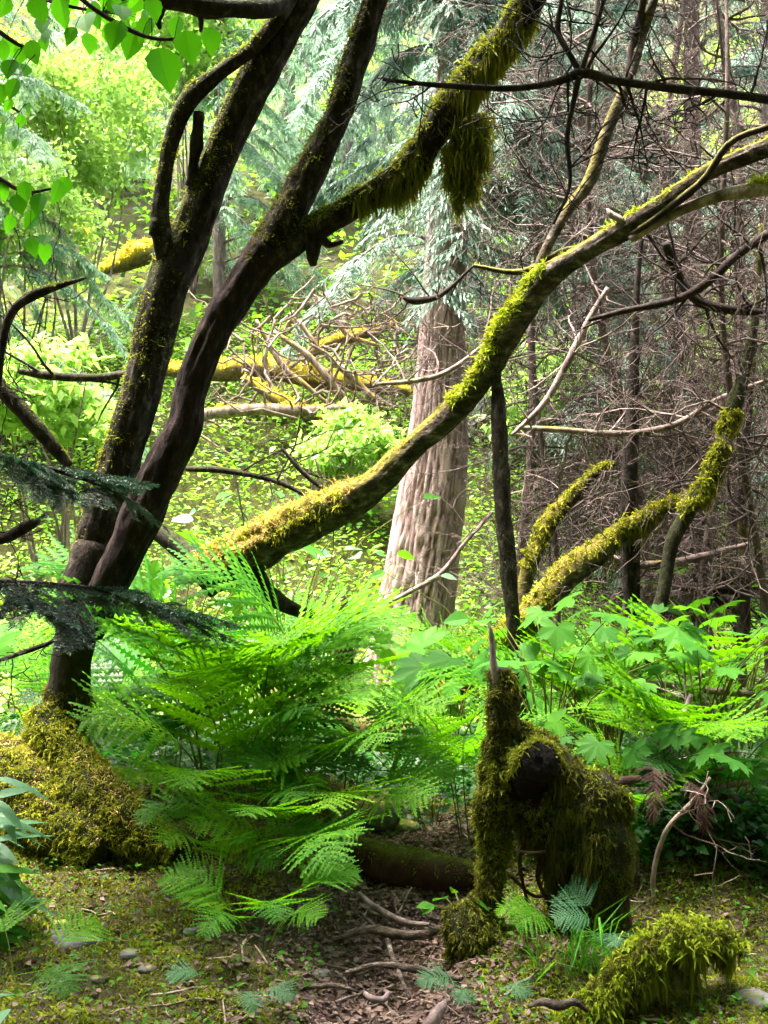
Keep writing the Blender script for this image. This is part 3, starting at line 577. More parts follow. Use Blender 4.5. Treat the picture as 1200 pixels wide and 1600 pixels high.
for q, (pts, lab) in enumerate(dead):
    pp = poly(pts); t = thing('dead_branch', lab, 'branch', pp[0, :3], 'dead branches on the slope')
    tb = Tube(pp, 24, 8, .15, 6, seed=130 + q); dk = q >= 6
    tube_part('branch', tb, M['dark_bark' if dk else 'dead_wood'], t, up_mask(.4, 3, q))
    rg = np.random.default_rng(q); pol = []
    for u in range(7):
        i0 = rg.integers(4, 23); c = tb.C[i0]; d = unit(rg.normal(size=3) * [1, .6, .8] + [0, 0, .25]); L = .3 + .5 * rg.random()
        s = np.linspace(0, 1, 6)[:, None]; pol.append(np.c_[c + d * L * s + np.cumsum(rg.normal(size=(6, 3)) * .03, 0) * s, (tb.r[i0] * .45) * (1 - .7 * s)])
    part('twig', thin_tubes(pol, 4), M['dark_twig' if dk else 'dead_wood'], t, 'stuff')
# loose pale dead sticks piled over the logs
rg = np.random.default_rng(5); pol = []
for q in range(150):
    c = P(330 + 330 * rg.random(), 470 + 200 * rg.random(), 12.2 + 2.2 * rg.random()); d = unit(rg.normal(size=3) * [1, .5, .9]); L = .3 + .8 * rg.random()
    s = np.linspace(-.5, .5, 6)[:, None]; pol.append(np.c_[c + d * L * s + np.cumsum(rg.normal(size=(6, 3)) * .05, 0), .012 * (1.2 - s)])
o = link('dead_twigs', thin_tubes(pol, 4).mesh('dead_twigs'), M['dead_wood'], None, 'stuff'); tag(o, 'tangle of pale dead twigs over the mossy logs', 'twigs')

# ================================================================== DEAD TWIG TREES (right)
def grow(rg, p, d, L, r, lev, out, bend=.25, up=-.05, kids=(6, 5, 3)):
    n = 7 if lev > 0 else 5; pts = [p]; q = d
    for k in range(n - 1):
        q = unit(q + rg.normal(size=3) * bend * .5 + np.array([0, 0, up * .5])); pts.append(pts[-1] + q * L / (n - 1))
    pts = np.array(pts); rr = np.maximum(r * (1 - .75 * np.linspace(0, 1, n)), .0022); out.append(np.c_[pts, rr])
    if lev > 0:
        for c in range(kids[3 - lev] if 3 - lev < len(kids) else 2):
            t = .15 + .85 * rg.random(); i0 = min(int(t * (n - 1)), n - 2); dd = unit(q * .6 + unit(rg.normal(size=3)) * .9)
            grow(rg, pts[i0] + (pts[i0 + 1] - pts[i0]) * (t * (n - 1) - i0), dd, L * (.3 + .3 * rg.random()), rr[i0] * .55, lev - 1, out, bend, up, kids)
snags = []
for q in range(2):
    rg = np.random.default_rng(200 + q); out = []; H = 7.0
    tr = Tube(np.array([[0, 0, -.3, .04], [.15, .05, 1.5, .034], [-.25 + .3 * q, .15, 3.6, .026], [.5 * q - .3, 0, 5.5, .018], [.2, .1, H, .008]]), 40, 9, .12, 6, seed=q)
    for k in range(52):
        z = .7 + (H - 1.2) * rg.random(); i0 = int(np.argmin(abs(tr.C[:, 2] - z))); az = rg.random() * 6.283; L = (.7 + 1.1 * rg.random()) * (1.1 - .6 * z / H)
        grow(rg, tr.C[i0], unit(np.array([math.cos(az), math.sin(az), .5 - 1.0 * rg.random()])), L * 1.15, .013, 3, out, .5, -.02, (8, 4, 2))
    snags.append((Geo().add(tr.V, tr.F, tr.attr(up_mask(.4, 3, q))).mesh('trunk'), thin_tubes(out, 3).mesh('twigs')))
def snag(px, Y, sc, v, rz, lab, mt='thicket_twig'):
    v = v % 2
    x = (px - 600) / FPX * Y; t = thing('dead_spruce', lab, 'tree', gp(x, Y), 'dead-branched spruces in the right thicket'); t.rotation_euler = (.07 * math.sin(px), .1 * math.cos(px * 1.7), rz); t.scale = (sc,) * 3
    link('trunk', snags[v][0], M['thicket_twig'], t); o = link('twigs', snags[v][1], M['thicket_twig'], t, 'stuff')
    if o.material_slots[0].material != M[mt]: o.material_slots[0].link = 'OBJECT'; o.material_slots[0].material = M[mt]
snag(988, 7.4, .85, 0, .3, 'dead spruce with a straight dark trunk behind the broad-leaved plants')
snag(1052, 9.5, 1.2, 1, 1.2, 'thick dim dead spruce deep in the twig thicket')
snag(1165, 7.8, 1.1, 1, 4.0, 'dead spruce near the right edge of the thicket')
snag(790, 10.2, 1.1, 0, 5.2, 'dead twiggy spruce just right of the pale trunk')
snag(1100, 6.6, .72, 2, 3.9, 'twiggy dead spruce in front of the shaded trunk')
snag(860, 7.6, .72, 1, .1, 'twiggy dead spruce above the short mossy sapling')
snag(1210, 6.2, .7, 0, 1.0, 'twiggy dead spruce beside the slim stem at the right edge')

# ---- mossy crooked trunks in the right middle ground
def mossy_limb(name, pts, lab, cat='tree', mt='lean_bark', mm='moss_gold', mossn=5000, bias=-.1, seed=0, lenm=.03, lw=.008, t0=0., t1=1., beard=0, n=50):
    pp = poly(pts); t = thing(name, lab, cat, pp[0, :3]); tb = Tube(pp, n, 12, .14, 6, .1, 3, seed)
    tube_part('trunk', tb, M[mt], t, up_mask(bias + .1, 3, seed))
    if mossn: part('trunk_moss', moss_on([tb], mossn, rng, lenm, lw, bias, .6, .6, 3, seed, t0, t1), M[mm], t, 'stuff')
    if beard: part('hanging_moss', beards([tb], beard, rng, .1, .006, t0, t1, 5, seed, .1), M['beard'], t, 'stuff')
    return t
mossy_limb('bent_mossy_tree', [(700, 1085, 6.2, 20), (745, 1030, 6.2, 22), (800, 985, 6.2, 20), (845, 945, 6.2, 24), (888, 895, 6.2, 22), (935, 862, 6.2, 19), (985, 822, 6.2, 15), (1045, 790, 6.2, 11), (1100, 765, 6.2, 7)], 'bent trunk with orange and yellow moss arching right of the dark pole', mossn=9000, bias=-.4, seed=141, beard=900)
mossy_limb('leaning_sapling', [(800, 1010, 6.7, 11), (822, 905, 6.7, 12), (842, 850, 6.7, 14), (868, 805, 6.7, 14), (900, 770, 6.7, 12), (935, 735, 6.7, 7), (960, 725, 6.7, 4)], 'short pinkish sapling with golden moss behind the bent mossy trunk', mossn=4500, bias=-.2, seed=142, t0=.35)
mossy_limb('curved_tree', [(1000, 1060, 5.9, 15), (1015, 1005, 5.9, 13), (1035, 930, 5.9, 11), (1050, 850, 5.9, 11), (1075, 800, 5.9, 12), (1108, 745, 5.9, 13), (1132, 690, 5.9, 12), (1150, 625, 5.9, 13), (1168, 560, 5.9, 9), (1185, 470, 5.9, 5)], 'curving dark trunk with a golden mossy bend near the right edge', mt='dark_bark', mossn=5000, bias=-.3, seed=143, t0=.42, t1=.72, beard=700)
mossy_limb('dark_tree', [(996, 1070, 6.3, 16), (992, 1000, 6.3, 14), (988, 930, 6.3, 14), (985, 850, 6.3, 15), (983, 760, 6.3, 13), (988, 660, 6.3, 11), (991, 560, 6.3, 8), (996, 440, 6.3, 5), (1010, 300, 6.3, 3)], 'straight dark trunk standing left of the curving mossy one', mt='dark_bark', mm='moss_dark', mossn=1500, bias=.3, seed=144)
mossy_limb('shaded_tree', [(1040, 1050, 9.2, 26), (1045, 900, 9.2, 22), (1050, 700, 9.2, 19), (1055, 520, 9.2, 15), (1070, 400, 9.2, 9), (1085, 330, 9.2, 3)], 'thick shaded trunk deep behind the right thicket', mt='dark_bark', mm='moss_dark', mossn=1500, bias=.3, seed=145)
mossy_limb('brown_tree', [(1085, 1040, 9.6, 34), (1082, 960, 9.6, 30), (1085, 900, 9.6, 27), (1092, 800, 9.6, 20), (1105, 690, 9.6, 10), (1118, 640, 9.6, 3)], 'broad brownish trunk foot right of the shaded trunk', mt='dark_bark', mossn=0, seed=146)
mossy_limb('drooping_limb', [(1130, 880, 7, 16), (1140, 905, 7, 14), (1185, 915, 7, 9), (1240, 920, 7, 8)], 'mossy lump on a limb at the right edge', 'branch', mt='dark_bark', mm='moss_green', mossn=1800, bias=-.5, seed=147)
mossy_limb('slim_tree', [(1165, 1010, 6.5, 8), (1163, 900, 6.5, 8), (1160, 780, 6.5, 8), (1168, 640, 6.5, 7), (1180, 500, 6.5, 6), (1190, 350, 6.5, 4)], 'slim dark stem right of the curving mossy trunk', mt='dark_twig', mossn=0, seed=148)

# ---- bare branches through the right side
bare = [('long_branch', [(598, 124, 3.6, 3), (650, 130, 3.6, 4), (700, 134, 3.6, 5), (800, 138, 3.6, 5), (870, 128, 3.6, 6), (910, 114, 3.6, 8), (960, 126, 3.6, 7), (1050, 138, 3.6, 7), (1130, 146, 3.6, 7), (1220, 158, 3.6, 8)], 'long bare dark branch running across the upper right', 16, 'dark_twig'),
        ('rising_branch', [(908, 116, 3.62, 6), (890, 85, 3.62, 5), (872, 50, 3.62, 5), (876, 10, 3.62, 4), (885, -30, 3.6, 3)], 'short dark branch rising from the kink of the long branch', 6, 'dark_twig'),
        ('rising_branch', [(908, 112, 3.6, 5), (922, 70, 3.6, 4), (935, 30, 3.6, 4), (948, -20, 3.6, 3)], 'thin dark branch rising right of the kink in the long branch', 5, 'dark_twig'),
        ('hanging_branch', [(905, 118, 3.6, 5), (895, 165, 3.6, 4), (886, 215, 3.6, 4), (890, 290, 3.6, 3), (865, 350, 3.6, 2)], 'thin dark branch hanging below the kink in the long branch', 8, 'dark_twig'),
        ('thicket_branch', [(1200, 365, 5.5, 7), (1150, 400, 5.5, 7), (1100, 445, 5.5, 7), (1050, 470, 5.5, 6), (980, 485, 5.5, 5), (920, 500, 5.5, 3)], 'dark branch sloping down left from the right edge below the pale limb', 12, 'dark_twig'),
        ('thicket_branch', [(1210, 490, 5.6, 6), (1150, 485, 5.6, 7), (1090, 470, 5.6, 8), (1060, 430, 5.6, 8), (1040, 380, 5.5, 6)], 'dark knotted branch hanging from the leaning trunk tip to the right edge', 10, 'dark_twig'),
        ('thicket_branch', [(800, 680, 6, 3), (850, 630, 6, 5), (890, 560, 6, 6), (920, 500, 6, 5), (950, 450, 6, 4)], 'pale grey branch slanting up right of the dark pole', 8, 'grey_twig'),
        ('thicket_branch', [(810, 668, 6.2, 3), (880, 672, 6.2, 5), (960, 678, 6.2, 5), (1050, 665, 6.2, 5), (1130, 620, 6.2, 4), (1210, 590, 6.2, 3)], 'horizontal grey branch crossing the straight dark trunk', 14, 'grey_twig'),
        ('thicket_branch', [(930, 862, 6.4, 4), (985, 880, 6.4, 6), (1040, 882, 6.4, 7), (1100, 868, 6.4, 5), (1170, 850, 6.4, 4)], 'low dark branch at the middle of the straight dark trunk', 12, 'grey_twig'),
        ('thicket_branch', [(1040, 915, 6.6, 5), (1100, 920, 6.6, 7), (1160, 925, 6.6, 6), (1220, 935, 6.6, 5)], 'dark branch low on the right reaching the frame edge', 8, 'dark_twig'),
        ('thicket_branch', [(960, 1065, 5.2, 3), (1020, 1068, 5.2, 4), (1100, 1078, 5.2, 5), (1210, 1088, 5.2, 6)], 'bare grey branch lying over the broad green leaves at right', 8, 'grey_twig'),
        ('curved_stick', [(965, 1218, 4.6, 10), (1010, 1195, 4.6, 9), (1045, 1160, 4.6, 8), (1068, 1120, 4.6, 6), (1080, 1085, 4.6, 4)], 'curved brown stick rising right of the mossy stump', 6, 'grey_twig'),
        ('pale_stick', [(970, 1236, 4.4, 6), (1010, 1237, 4.4, 8), (1060, 1233, 4.4, 7), (1120, 1228, 4.4, 6), (1175, 1222, 4.4, 4)], 'pale horizontal stick poking out right of the mossy stump', 4, 'dead_wood'),
        ('hooked_branch', [(1075, 1340, 4.3, 9), (1090, 1310, 4.3, 10), (1110, 1265, 4.3, 11), (1125, 1240, 4.3, 14), (1150, 1265, 4.3, 11), (1175, 1310, 4.3, 9), (1185, 1400, 4.3, 9), (1190, 1480, 4.3, 9)], 'dark hooked stem arching at the right edge', 6, 'dark_twig'),
        ('hooked_branch', [(1065, 1440, 4.25, 8), (1060, 1360, 4.25, 8), (1075, 1300, 4.25, 7), (1100, 1230, 4.25, 5), (1130, 1200, 4.25, 3)], 'thin dark stem left of the hooked one', 6, 'dark_twig'),
        ('dry_stalk', [(1035, 1450, 4.1, 4), (1020, 1380, 4.1, 4), (1040, 1300, 4.1, 4), (1085, 1250, 4.1, 4), (1110, 1215, 4.1, 3)], 'pale dry stalk standing behind the moss hummock', 3, 'dead_wood'),
        ('dry_stalk', [(985, 1415, 4.15, 3), (960, 1350, 4.15, 3), (925, 1290, 4.15, 3), (890, 1240, 4.15, 2)], 'yellowish dry stalk leaning left behind the stump', 2, 'dead_wood'),
        ('thin_branch', [(600, 945, 7.6, 3), (640, 925, 7.6, 4), (690, 895, 7.6, 4), (725, 850, 7.6, 3), (770, 800, 7.6, 3)], 'thin bare branch crossing the foot of the pale trunk', 5, 'grey_twig'),
        ('thin_branch', [(590, 600, 7, 3), (650, 595, 7, 4), (700, 580, 7, 4), (755, 540, 7, 3), (800, 500, 7, 2)], 'thin bare branch crossing the pale trunk beside the leaning trunk', 9, 'grey_twig'),
        ('thin_branch', [(740, 415, 6.5, 2), (690, 460, 6.5, 4), (650, 470, 6.5, 6), (630, 465, 6.5, 3)], 'thin branch with a dark dead tuft above the pale trunk', 6, 'dark_twig'),
        ('thin_branch', [(440, 700, 6.5, 2), (470, 735, 6.5, 4), (500, 760, 6.5, 4), (540, 790, 6.5, 2)], 'thin dark twig above the leaning trunk base', 4, 'dark_twig')]
for q, (nm, pts, lab, nt_, mm) in enumerate(bare):
    pp = poly(pts); t = thing(nm, lab, 'branch', pp[0, :3]); tb = Tube(pp, 40, 8, .12, 12, seed=150 + q)
    tube_part('branch', tb, M[mm], t, up_mask(.8, 4, q) if mm == 'grey_twig' else None)
    rg = np.random.default_rng(300 + q); out = []; sp = pts[0][2] / 5.0
    for u in range(nt_):
        i0 = rg.integers(3, 38); d = unit(rg.normal(size=3) * [1, .5, 1] + tb.T[i0] * .3); grow(rg, tb.C[i0], d, (.18 + .3 * rg.random()) * sp, max(tb.r[i0] * .45, .0025), 2, out, .3, 0, (0, 3, 2))
    if out: part('twig', thin_tubes(out, 3), M[mm], t, 'stuff')

# ---- left edge branches
for q, (nm, pts, lab, bd, mm) in enumerate([('crooked_branch', [(-30, 560, 4.3, 10), (0, 605, 4.3, 12), (35, 642, 4.3, 13), (72, 685, 4.3, 12), (108, 728, 4.35, 8)], 'crooked dark branch with pale moss at the left edge', .0, 'moss_green'),
        ('crooked_branch', [(-10, 660, 4.2, 5), (2, 560, 4.2, 5), (8, 515, 4.2, 6), (25, 480, 4.2, 7), (60, 458, 4.2, 8), (95, 446, 4.2, 5), (135, 434, 4.2, 2)], 'thin branch hooking upward at the left edge with yellow moss', .2, 'moss_gold'),
        ('short_snag', [(-20, 850, 4, 6), (15, 838, 4, 9), (40, 824, 4, 9), (60, 815, 4, 5)], 'short grey broken snag at the left edge', .5, 'moss_dark'),
        ('thin_branch', [(-10, 1035, 4.4, 3), (40, 1018, 4.4, 4), (90, 1000, 4.4, 3)], 'thin stem crossing beside the lower left trunk', .5, 'moss_dark')]):
    pp = poly(pts); t = thing(nm, lab, 'branch', pp[0, :3]); tb = Tube(pp, 36, 10, .16, 12, seed=180 + q); tube_part('branch', tb, M['dark_bark'], t, up_mask(bd + .3, 6, q))
    part('branch_moss', moss_on([tb], 1300, rng, .012, .005, bd + .35, .3, .6, 6, q), M[mm], t, 'stuff')
    rg = np.random.default_rng(400 + q); out = []
    for u in range(6):
        i0 = rg.integers(6, 34); grow(rg, tb.C[i0], unit(rg.normal(size=3) * [1, .5, 1]), .12 + .15 * rg.random(), .003, 2, out, .35, 0, (0, 3, 2))
    part('twig', thin_tubes(out, 3), M['dark_twig'], t, 'stuff')

# ================================================================== MOSSY STUMP (front right)
YS = 3.95
st = thing('mossy_stump', 'tall broken stump tangled with moss-hung roots standing at front right', 'stump', gp(*P(830, 1480, YS)[:2]))
s_col = Tube(poly([(742, 1540, 3.85, 46), (748, 1475, 3.88, 38), (760, 1410, 3.93, 24), (771, 1335, 3.95, 20), (774, 1255, 3.95, 30), (780, 1180, 3.95, 22), (785, 1110, 3.95, 22), (781, 1045, 3.95, 14)]), 80, 22, .3, 9, .2, 3, 191)
s_spike = Tube(poly([(778, 1070, 3.93, 8), (770, 1030, 3.93, 6), (769, 1000, 3.93, 5), (765, 976, 3.93, 1.)]), 14, 8, .25, 20, .2, 3, 192)
s_knob = Tube(poly([(800, 1262, 4.05, 30), (812, 1228, 3.98, 36), (828, 1202, 3.88, 35), (838, 1192, 3.82, 34), (840, 1190, 3.795, 31), (841, 1190, 3.782, 23), (841, 1190, 3.775, 9)]), 34, 36, .2, 14, .18, 4, 193)
s_knob.V[-1] = s_knob.C[-1] - s_knob.T[-1] * .012
s_shoulder = Tube(poly([(783, 1120, 3.98, 12), (812, 1146, 3.97, 15), (850, 1165, 3.95, 19), (882, 1205, 3.92, 24), (905, 1240, 3.92, 34)]), 34, 20, .3, 10, seed=194)
s_core = Tube(poly([(800, 1225, 4.02, 34), (835, 1262, 4.0, 44), (870, 1290, 3.98, 40), (890, 1330, 3.98, 26)]), 30, 22, .35, 9, .2, 3, 209)
s_lump = Tube(poly([(872, 1262, 3.95, 44), (905, 1250, 3.92, 46), (938, 1252, 3.9, 44), (962, 1272, 3.92, 26), (972, 1290, 3.95, 10)]), 36, 28, .3, 9, seed=195)
s_leg = Tube(poly([(932, 1240, 3.92, 34), (938, 1300, 3.9, 42), (938, 1360, 3.9, 40), (932, 1420, 3.92, 36), (934, 1485, 3.95, 38), (945, 1550, 3.98, 46)]), 60, 24, .32, 10, .2, 3, 196)
s_mid = Tube(poly([(868, 1310, 4.02, 28), (886, 1345, 4.0, 26), (900, 1390, 4.0, 24), (905, 1450, 4.02, 22), (895, 1540, 4.02, 28)]), 44, 18, .3, 10, .2, 3, 197)
s_foot = Tube(poly([(810, 1550, 3.9, 30), (770, 1505, 3.85, 40), (735, 1455, 3.85, 36), (718, 1412, 3.9, 22)]), 24, 18, .3, 10, seed=198)
tube_part('heartwood', s_core, M['black_wood'], st)
for pts in ([(800, 1150, 3.93, 9), (806, 1110, 3.93, 7), (808, 1070, 3.94, 2)], [(880, 1215, 3.9, 9), (893, 1196, 3.9, 6), (900, 1178, 3.9, 1.5)],
            [(950, 1235, 3.9, 12), (975, 1222, 3.9, 9), (1000, 1216, 3.92, 4)], [(958, 1300, 3.9, 20), (972, 1345, 3.9, 18), (970, 1410, 3.92, 15), (978, 1490, 3.95, 18)]):
    sp_ = Tube(poly(pts), 18, 9, .3, 20, .3, 3, 215); tube_part('shard', sp_, M['rotten_wood'], st, lambda G, D: .3 + .8 * fbm(G, 14, 2, 3))
for nm, t in (('trunk', s_col), ('shoulder', s_shoulder), ('burl', s_lump), ('root', s_leg), ('root', s_mid), ('root', s_foot)):
    tube_part(nm, t, M['dark_bark'], st, lambda G, D: .6 + .5 * fbm(G, 8, 2, 3))
part('cut_end', Geo().add(s_knob.V, s_knob.F), M['black_wood'], st).data.set_sharp_from_angle(angle=R(50)); tube_part('spike', s_spike, M['grey_twig'], st)
for pts in ([(862, 1185, 3.85, 6), (858, 1168, 3.85, 4.5), (853, 1150, 3.85, 1)], ):
    tube_part('spike', Tube(poly(pts), 10, 7, .1, 20, seed=199), M['dead_wood'], st)
for pts in ([(802, 1328, 3.9, 1), (825, 1332, 3.88, 2.5), (852, 1330, 3.9, 1.5)], [(826, 1300, 3.97, 5), (812, 1350, 3.97, 3), (824, 1420, 3.97, 3), (812, 1500, 3.97, 3)],
            [(858, 1320, 3.95, 6), (840, 1370, 3.95, 4), (862, 1430, 3.95, 3.5), (846, 1510, 3.95, 4)], [(870, 1340, 3.9, 3.2), (884, 1400, 3.9, 3.2), (866, 1450, 3.9, 3.2), (880, 1520, 3.9, 3.2)], [(800, 1370, 3.95, 3.1), (835, 1400, 3.96, 3.1), (880, 1395, 3.96, 3.1), (905, 1410, 3.97, 3.1)]):
    tube_part('hanging_root', Tube(poly(pts), 20, 7, .2, 14, seed=200), M['dead_wood' if pts[0][3] < 3 else 'rotten_wood'], st)
part('burl_moss', moss_on([s_core], 8000, rng, .026, .005, -.6, .8, .7, 9, 210), M['moss_dark'], st, 'stuff')
part('burl_moss', moss_on([s_knob], 9000, rng, .028, .005, -.35, .5, .9, 9, 208, 0, .97), M['moss_green'], st, 'stuff')
part('trunk_moss', moss_on([s_col], 15000, rng, .022, .0045, -.9, .6, .7, 8, 201), M['moss_dark'], st, 'stuff')
part('trunk_moss', moss_on([s_col], 9000, rng, .028, .0045, -.25, .5, .8, 6, 202), M['moss_green'], st, 'stuff')
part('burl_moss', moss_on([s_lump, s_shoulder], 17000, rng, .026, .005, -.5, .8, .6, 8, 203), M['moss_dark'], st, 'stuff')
part('burl_moss', moss_on([s_lump, s_shoulder, s_leg], 14000, rng, .03, .005, .55, .6, .7, 6, 204), M['moss_bright'], st, 'stuff')  # bright moss kept to the tops, painting in light from above
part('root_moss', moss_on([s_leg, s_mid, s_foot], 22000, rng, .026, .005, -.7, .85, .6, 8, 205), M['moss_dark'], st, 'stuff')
part('root_moss', moss_on([s_foot, s_leg], 6000, rng, .028, .005, .1, .6, .7, 6, 206), M['moss_green'], st, 'stuff')
hb = beards([s_lump, s_mid, s_leg, s_shoulder, s_core], 1500, rng, .06, .004, 0, 1, 11, 207, .0)
part('hanging_moss', hb, M['moss_dark'], st, 'stuff')

# ---- moss hummock, bottom right
hm = thing('moss_hummock', 'bright green shaggy moss hummock on an overhanging root at the bottom right', 'moss hummock', gp(*P(1040, 1590, 3.4)[:2]))
h1 = Tube(poly([(880, 1610, 3.3, 22), (945, 1565, 3.32, 26), (990, 1520, 3.35, 32), (1035, 1482, 3.38, 36), (1085, 1470, 3.4, 34), (1130, 1476, 3.42, 20), (1160, 1482, 3.42, 8)]), 60, 26, .3, 11, seed=211)
h2 = Tube(poly([(1030, 1490, 3.42, 44), (1035, 1540, 3.42, 50), (1030, 1590, 3.42, 52), (1025, 1660, 3.42, 60)]), 26, 20, .18, 9, .1, 3, 212)
h3 = Tube(poly([(1085, 1490, 3.4, 8), (1086, 1540, 3.4, 6), (1086, 1610, 3.4, 6)]), 16, 8, .2, 12, seed=213)
for t in (h1, h2, h3): tube_part('root', t, M['rotten_wood'], hm, lambda G, D: .7 + .5 * fbm(G, 9, 2, 3))
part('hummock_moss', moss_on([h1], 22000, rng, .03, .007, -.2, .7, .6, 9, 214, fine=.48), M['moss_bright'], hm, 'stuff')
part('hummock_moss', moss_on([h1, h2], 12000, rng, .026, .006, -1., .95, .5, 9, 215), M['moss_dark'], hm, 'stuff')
part('hanging_moss', beards([h1], 2200, rng, .07, .005, .25, .95, 14, 216, -.1), M['moss_green'], hm, 'stuff')

# ================================================================== FERNS
def frond_geo(rg, arch=1.0, width=.42, stipe=.42, npin=14, npl=14, droop=.10, twist=0.):
    n = 60; s = np.linspace(0, 1, n); a = R(12) + (arch * R(72)) * np.clip((s - stipe * .55) / (1 - stipe * .55), 0, 1) ** 1.1
    x = np.r_[0, np.cumsum(np.sin(a[:-1]))] / n; z = np.r_[0, np.cumsum(np.cos(a[:-1]))] / n; y = np.cumsum(rg.normal(size=n)) * .0012
    ax = np.stack([x, y, z], 1); T = unit(np.gradient(ax, axis=0)); blade = Geo(); ribs = [np.c_[ax[::4], .002 * (1 - .85 * s[::4])]]; st_ = [np.c_[ax[::4], .0045 * (1 - .85 * s[::4])]]
    lf = (np.array([[0, 0, 0], [.3, .34, .03], [1, .05, -.12], [.25, -.3, .03], [.72, .24, 0], [.66, -.2, 0]]), [np.array([[0, 3, 5, 2]]), np.array([[0, 2, 4, 1]])])
    for side in (-1, 1):
        for p in range(npin):
            u = (p + .15 * (side > 0)) / npin; t = stipe + (1 - stipe) * (1 - (1 - u) ** 1.15); k = min(int(t * (n - 1)), n - 1)
            L = width * (1 - u) ** .9 * (.8 + .2 * min(1, u * 6 + .55)) * (1 + rg.normal() * .09) + .012
            N_ = np.cross(T[k], [0, 1., 0]); N_ = -N_ if N_[2] < 0 else N_; yy = np.array([0, 1., 0]); tw_ = R(twist) * min(1, .4 + u * 2); Y_ = (yy * math.cos(tw_) + N_ * math.sin(tw_)) * side; N_ = N_ * math.cos(tw_) - yy * math.sin(tw_)
            d = unit(Y_ * .92 + T[k] * (.42 + .35 * u + rg.normal() * .06) + N_ * (.06 + rg.normal() * .07))
            m = max(4, int(npl * (1 - .6 * u))); f = np.linspace(0, 1, m + 1); up_ = rg.normal() * .06
            ctr = lambda f_: ax[k] + d * (L * f_)[:, None] - np.array([0, 0, 1.]) * ((droop + up_) * L * f_ ** 2)[:, None] + T[k] * (.12 * L * f_ ** 2)[:, None]
            c = ctr(f); ribs.append(np.c_[np.vstack([c[0], c[m // 2], c[-1]]), [.0016, .001, .0005]])
            wd_ = min(.62 * (1 - stipe) / npin, .22 * L) * (1 - f) ** .7 * (.75 + .25 * np.minimum(1, f * 5)) * rg.uniform(.9, 1.1) + .0015
            dt = unit(np.gradient(c, axis=0)); sd = unit(np.cross(np.broadcast_to(N_, dt.shape), dt))
            for s2 in (-1, 1):
                e = c + s2 * sd * (wd_ * .2)[:, None]; tip = ctr((f[:-1] + .75 / m)) + s2 * sd[:-1] * (wd_[:-1] * rg.uniform(1.0, 1.4, m))[:, None] - N_ * (wd_[:-1] * (.18 + .15 * rg.random(m)))[:, None]
                V_ = np.stack([c[:-1], e[:-1], tip, e[1:], c[1:]], 1).reshape(-1, 3)
                blade.add(V_, [np.arange(m * 5).reshape(m, 5)])
    rb = thin_tubes(ribs, 3); blade.add(np.vstack(rb.V), rb.F)
    return blade, thin_tubes(st_, 4)
fr_rng = np.random.default_rng(17); FR = []
for arch, wd, sp_ in ((1.2, .42, .54), (1.3, .38, .5), (1.1, .44, .56), (1.4, .38, .46), (1.15, .36, .44), (1.3, .46, .54)):
    for tws in (0., 20., -20.): FR.append(frond_geo(fr_rng, arch, wd, sp_, twist=tws))
FRM = {}
def frond_mesh(v, mt):
    if (v, mt) not in FRM: FRM[(v, mt)] = (FR[v][0].mesh('frond', smooth=False), FR[v][1].mesh('stalk'))
    return FRM[(v, mt)]
def fern(x, y, label, fronds, mt='fern', rg=None, dz=0.):
    """fronds: (azimuth in degrees, 0 = to the right, 270 = to the camera; length; variant; lean)"""
    t = thing('fern', label, 'fern', gp(x, y, dz), 'ferns')
    for az, L, v, lean in fronds:
        cz_ = math.cos(R(az)); a, b = frond_mesh(v * 3 + (1 if cz_ > .3 else 2 if cz_ < -.3 else 0), mt); o = link('frond', a, M[mt], t); o.rotation_euler = (R(random.Random(az * L).uniform(-12, 12)), R(lean), R(az)); o.scale = (L,) * 3
        o.location = (.03 * math.cos(R(az)), .03 * math.sin(R(az)), 0)
        link('stalk', b, M['fern_stalk'], o)
    return t
def auto(seed, n, L, lo=0, hi=360, lean=0):
    q = random.Random(seed); return [(lo + (hi - lo) * (k + q.uniform(.2, .8)) / n, L * q.uniform(.8, 1.12), q.randrange(6), lean + q.uniform(-10, 12)) for k in range(n)]
fern(-.78, 5.0, 'tall bright fern leaning against the moss below the right stem', auto(1, 5, 1.45, 165, 385))
fern(-.36, 5.35, 'tall bright fern reaching up to the pale trunk', auto(2, 5, 1.3, 170, 310))
fern(-.62, 4.55, 'bright fern in front of the tall ferns right of the twin tree', auto(3, 5, 1.05, 200, 400))
fern(-.18, 4.75, 'bright fern in the middle of the fern patch', auto(4, 5, .92, 170, 390, 6))
fern(.22, 5.1, 'fern with yellow-green fronds left of the mossy stump', auto(5, 5, .88, 160, 380, 8))
fern(-.36, 4.25, 'low fern spreading over the grey boulder and dirt path', auto(6, 5, .72, 170, 330, 10))
fern(-.62, 4.15, 'low fern in front of the mossy root mound', auto(7, 5, .6, 230, 400, 12))
fern(-.42, 3.75, 'small dark green fern clump at the edge of the dirt path', auto(8, 7, .42, 150, 420, 18))
fern(-.52, 4.85, 'fern with long pointed fronds between the tall ferns', auto(41, 6, 1.15, 150, 400))
fern(-.18, 4.5, 'bright fern filling the gap above the grey boulder', auto(45, 5, .82, 180, 370, 6))
fern(-.62, 4.38, 'mid-height fern above the low fern by the root mound', auto(46, 5, .8, 200, 380, 6))
fern(1.3, 4.5, 'shaded fern under the hooked dark stem', auto(47, 6, .6), 'fern_shade')
fern(1.05, 4.35, 'shaded fern between the stump and the curved stick', auto(48, 5, .5), 'fern')
fern(.36, 4.75, 'airy fern reaching right up to the mossy stump', auto(49, 5, .85, 160, 380))
fern(-1.15, 5.55, 'dark shaded fern behind the lower trunk of the twin tree', auto(9, 7, 1.1), 'fern_shade')
fern(-.95, 4.9, 'dark green fern in the shade between trunk and fern patch', auto(10, 5, .75, 230, 420), 'fern_shade')
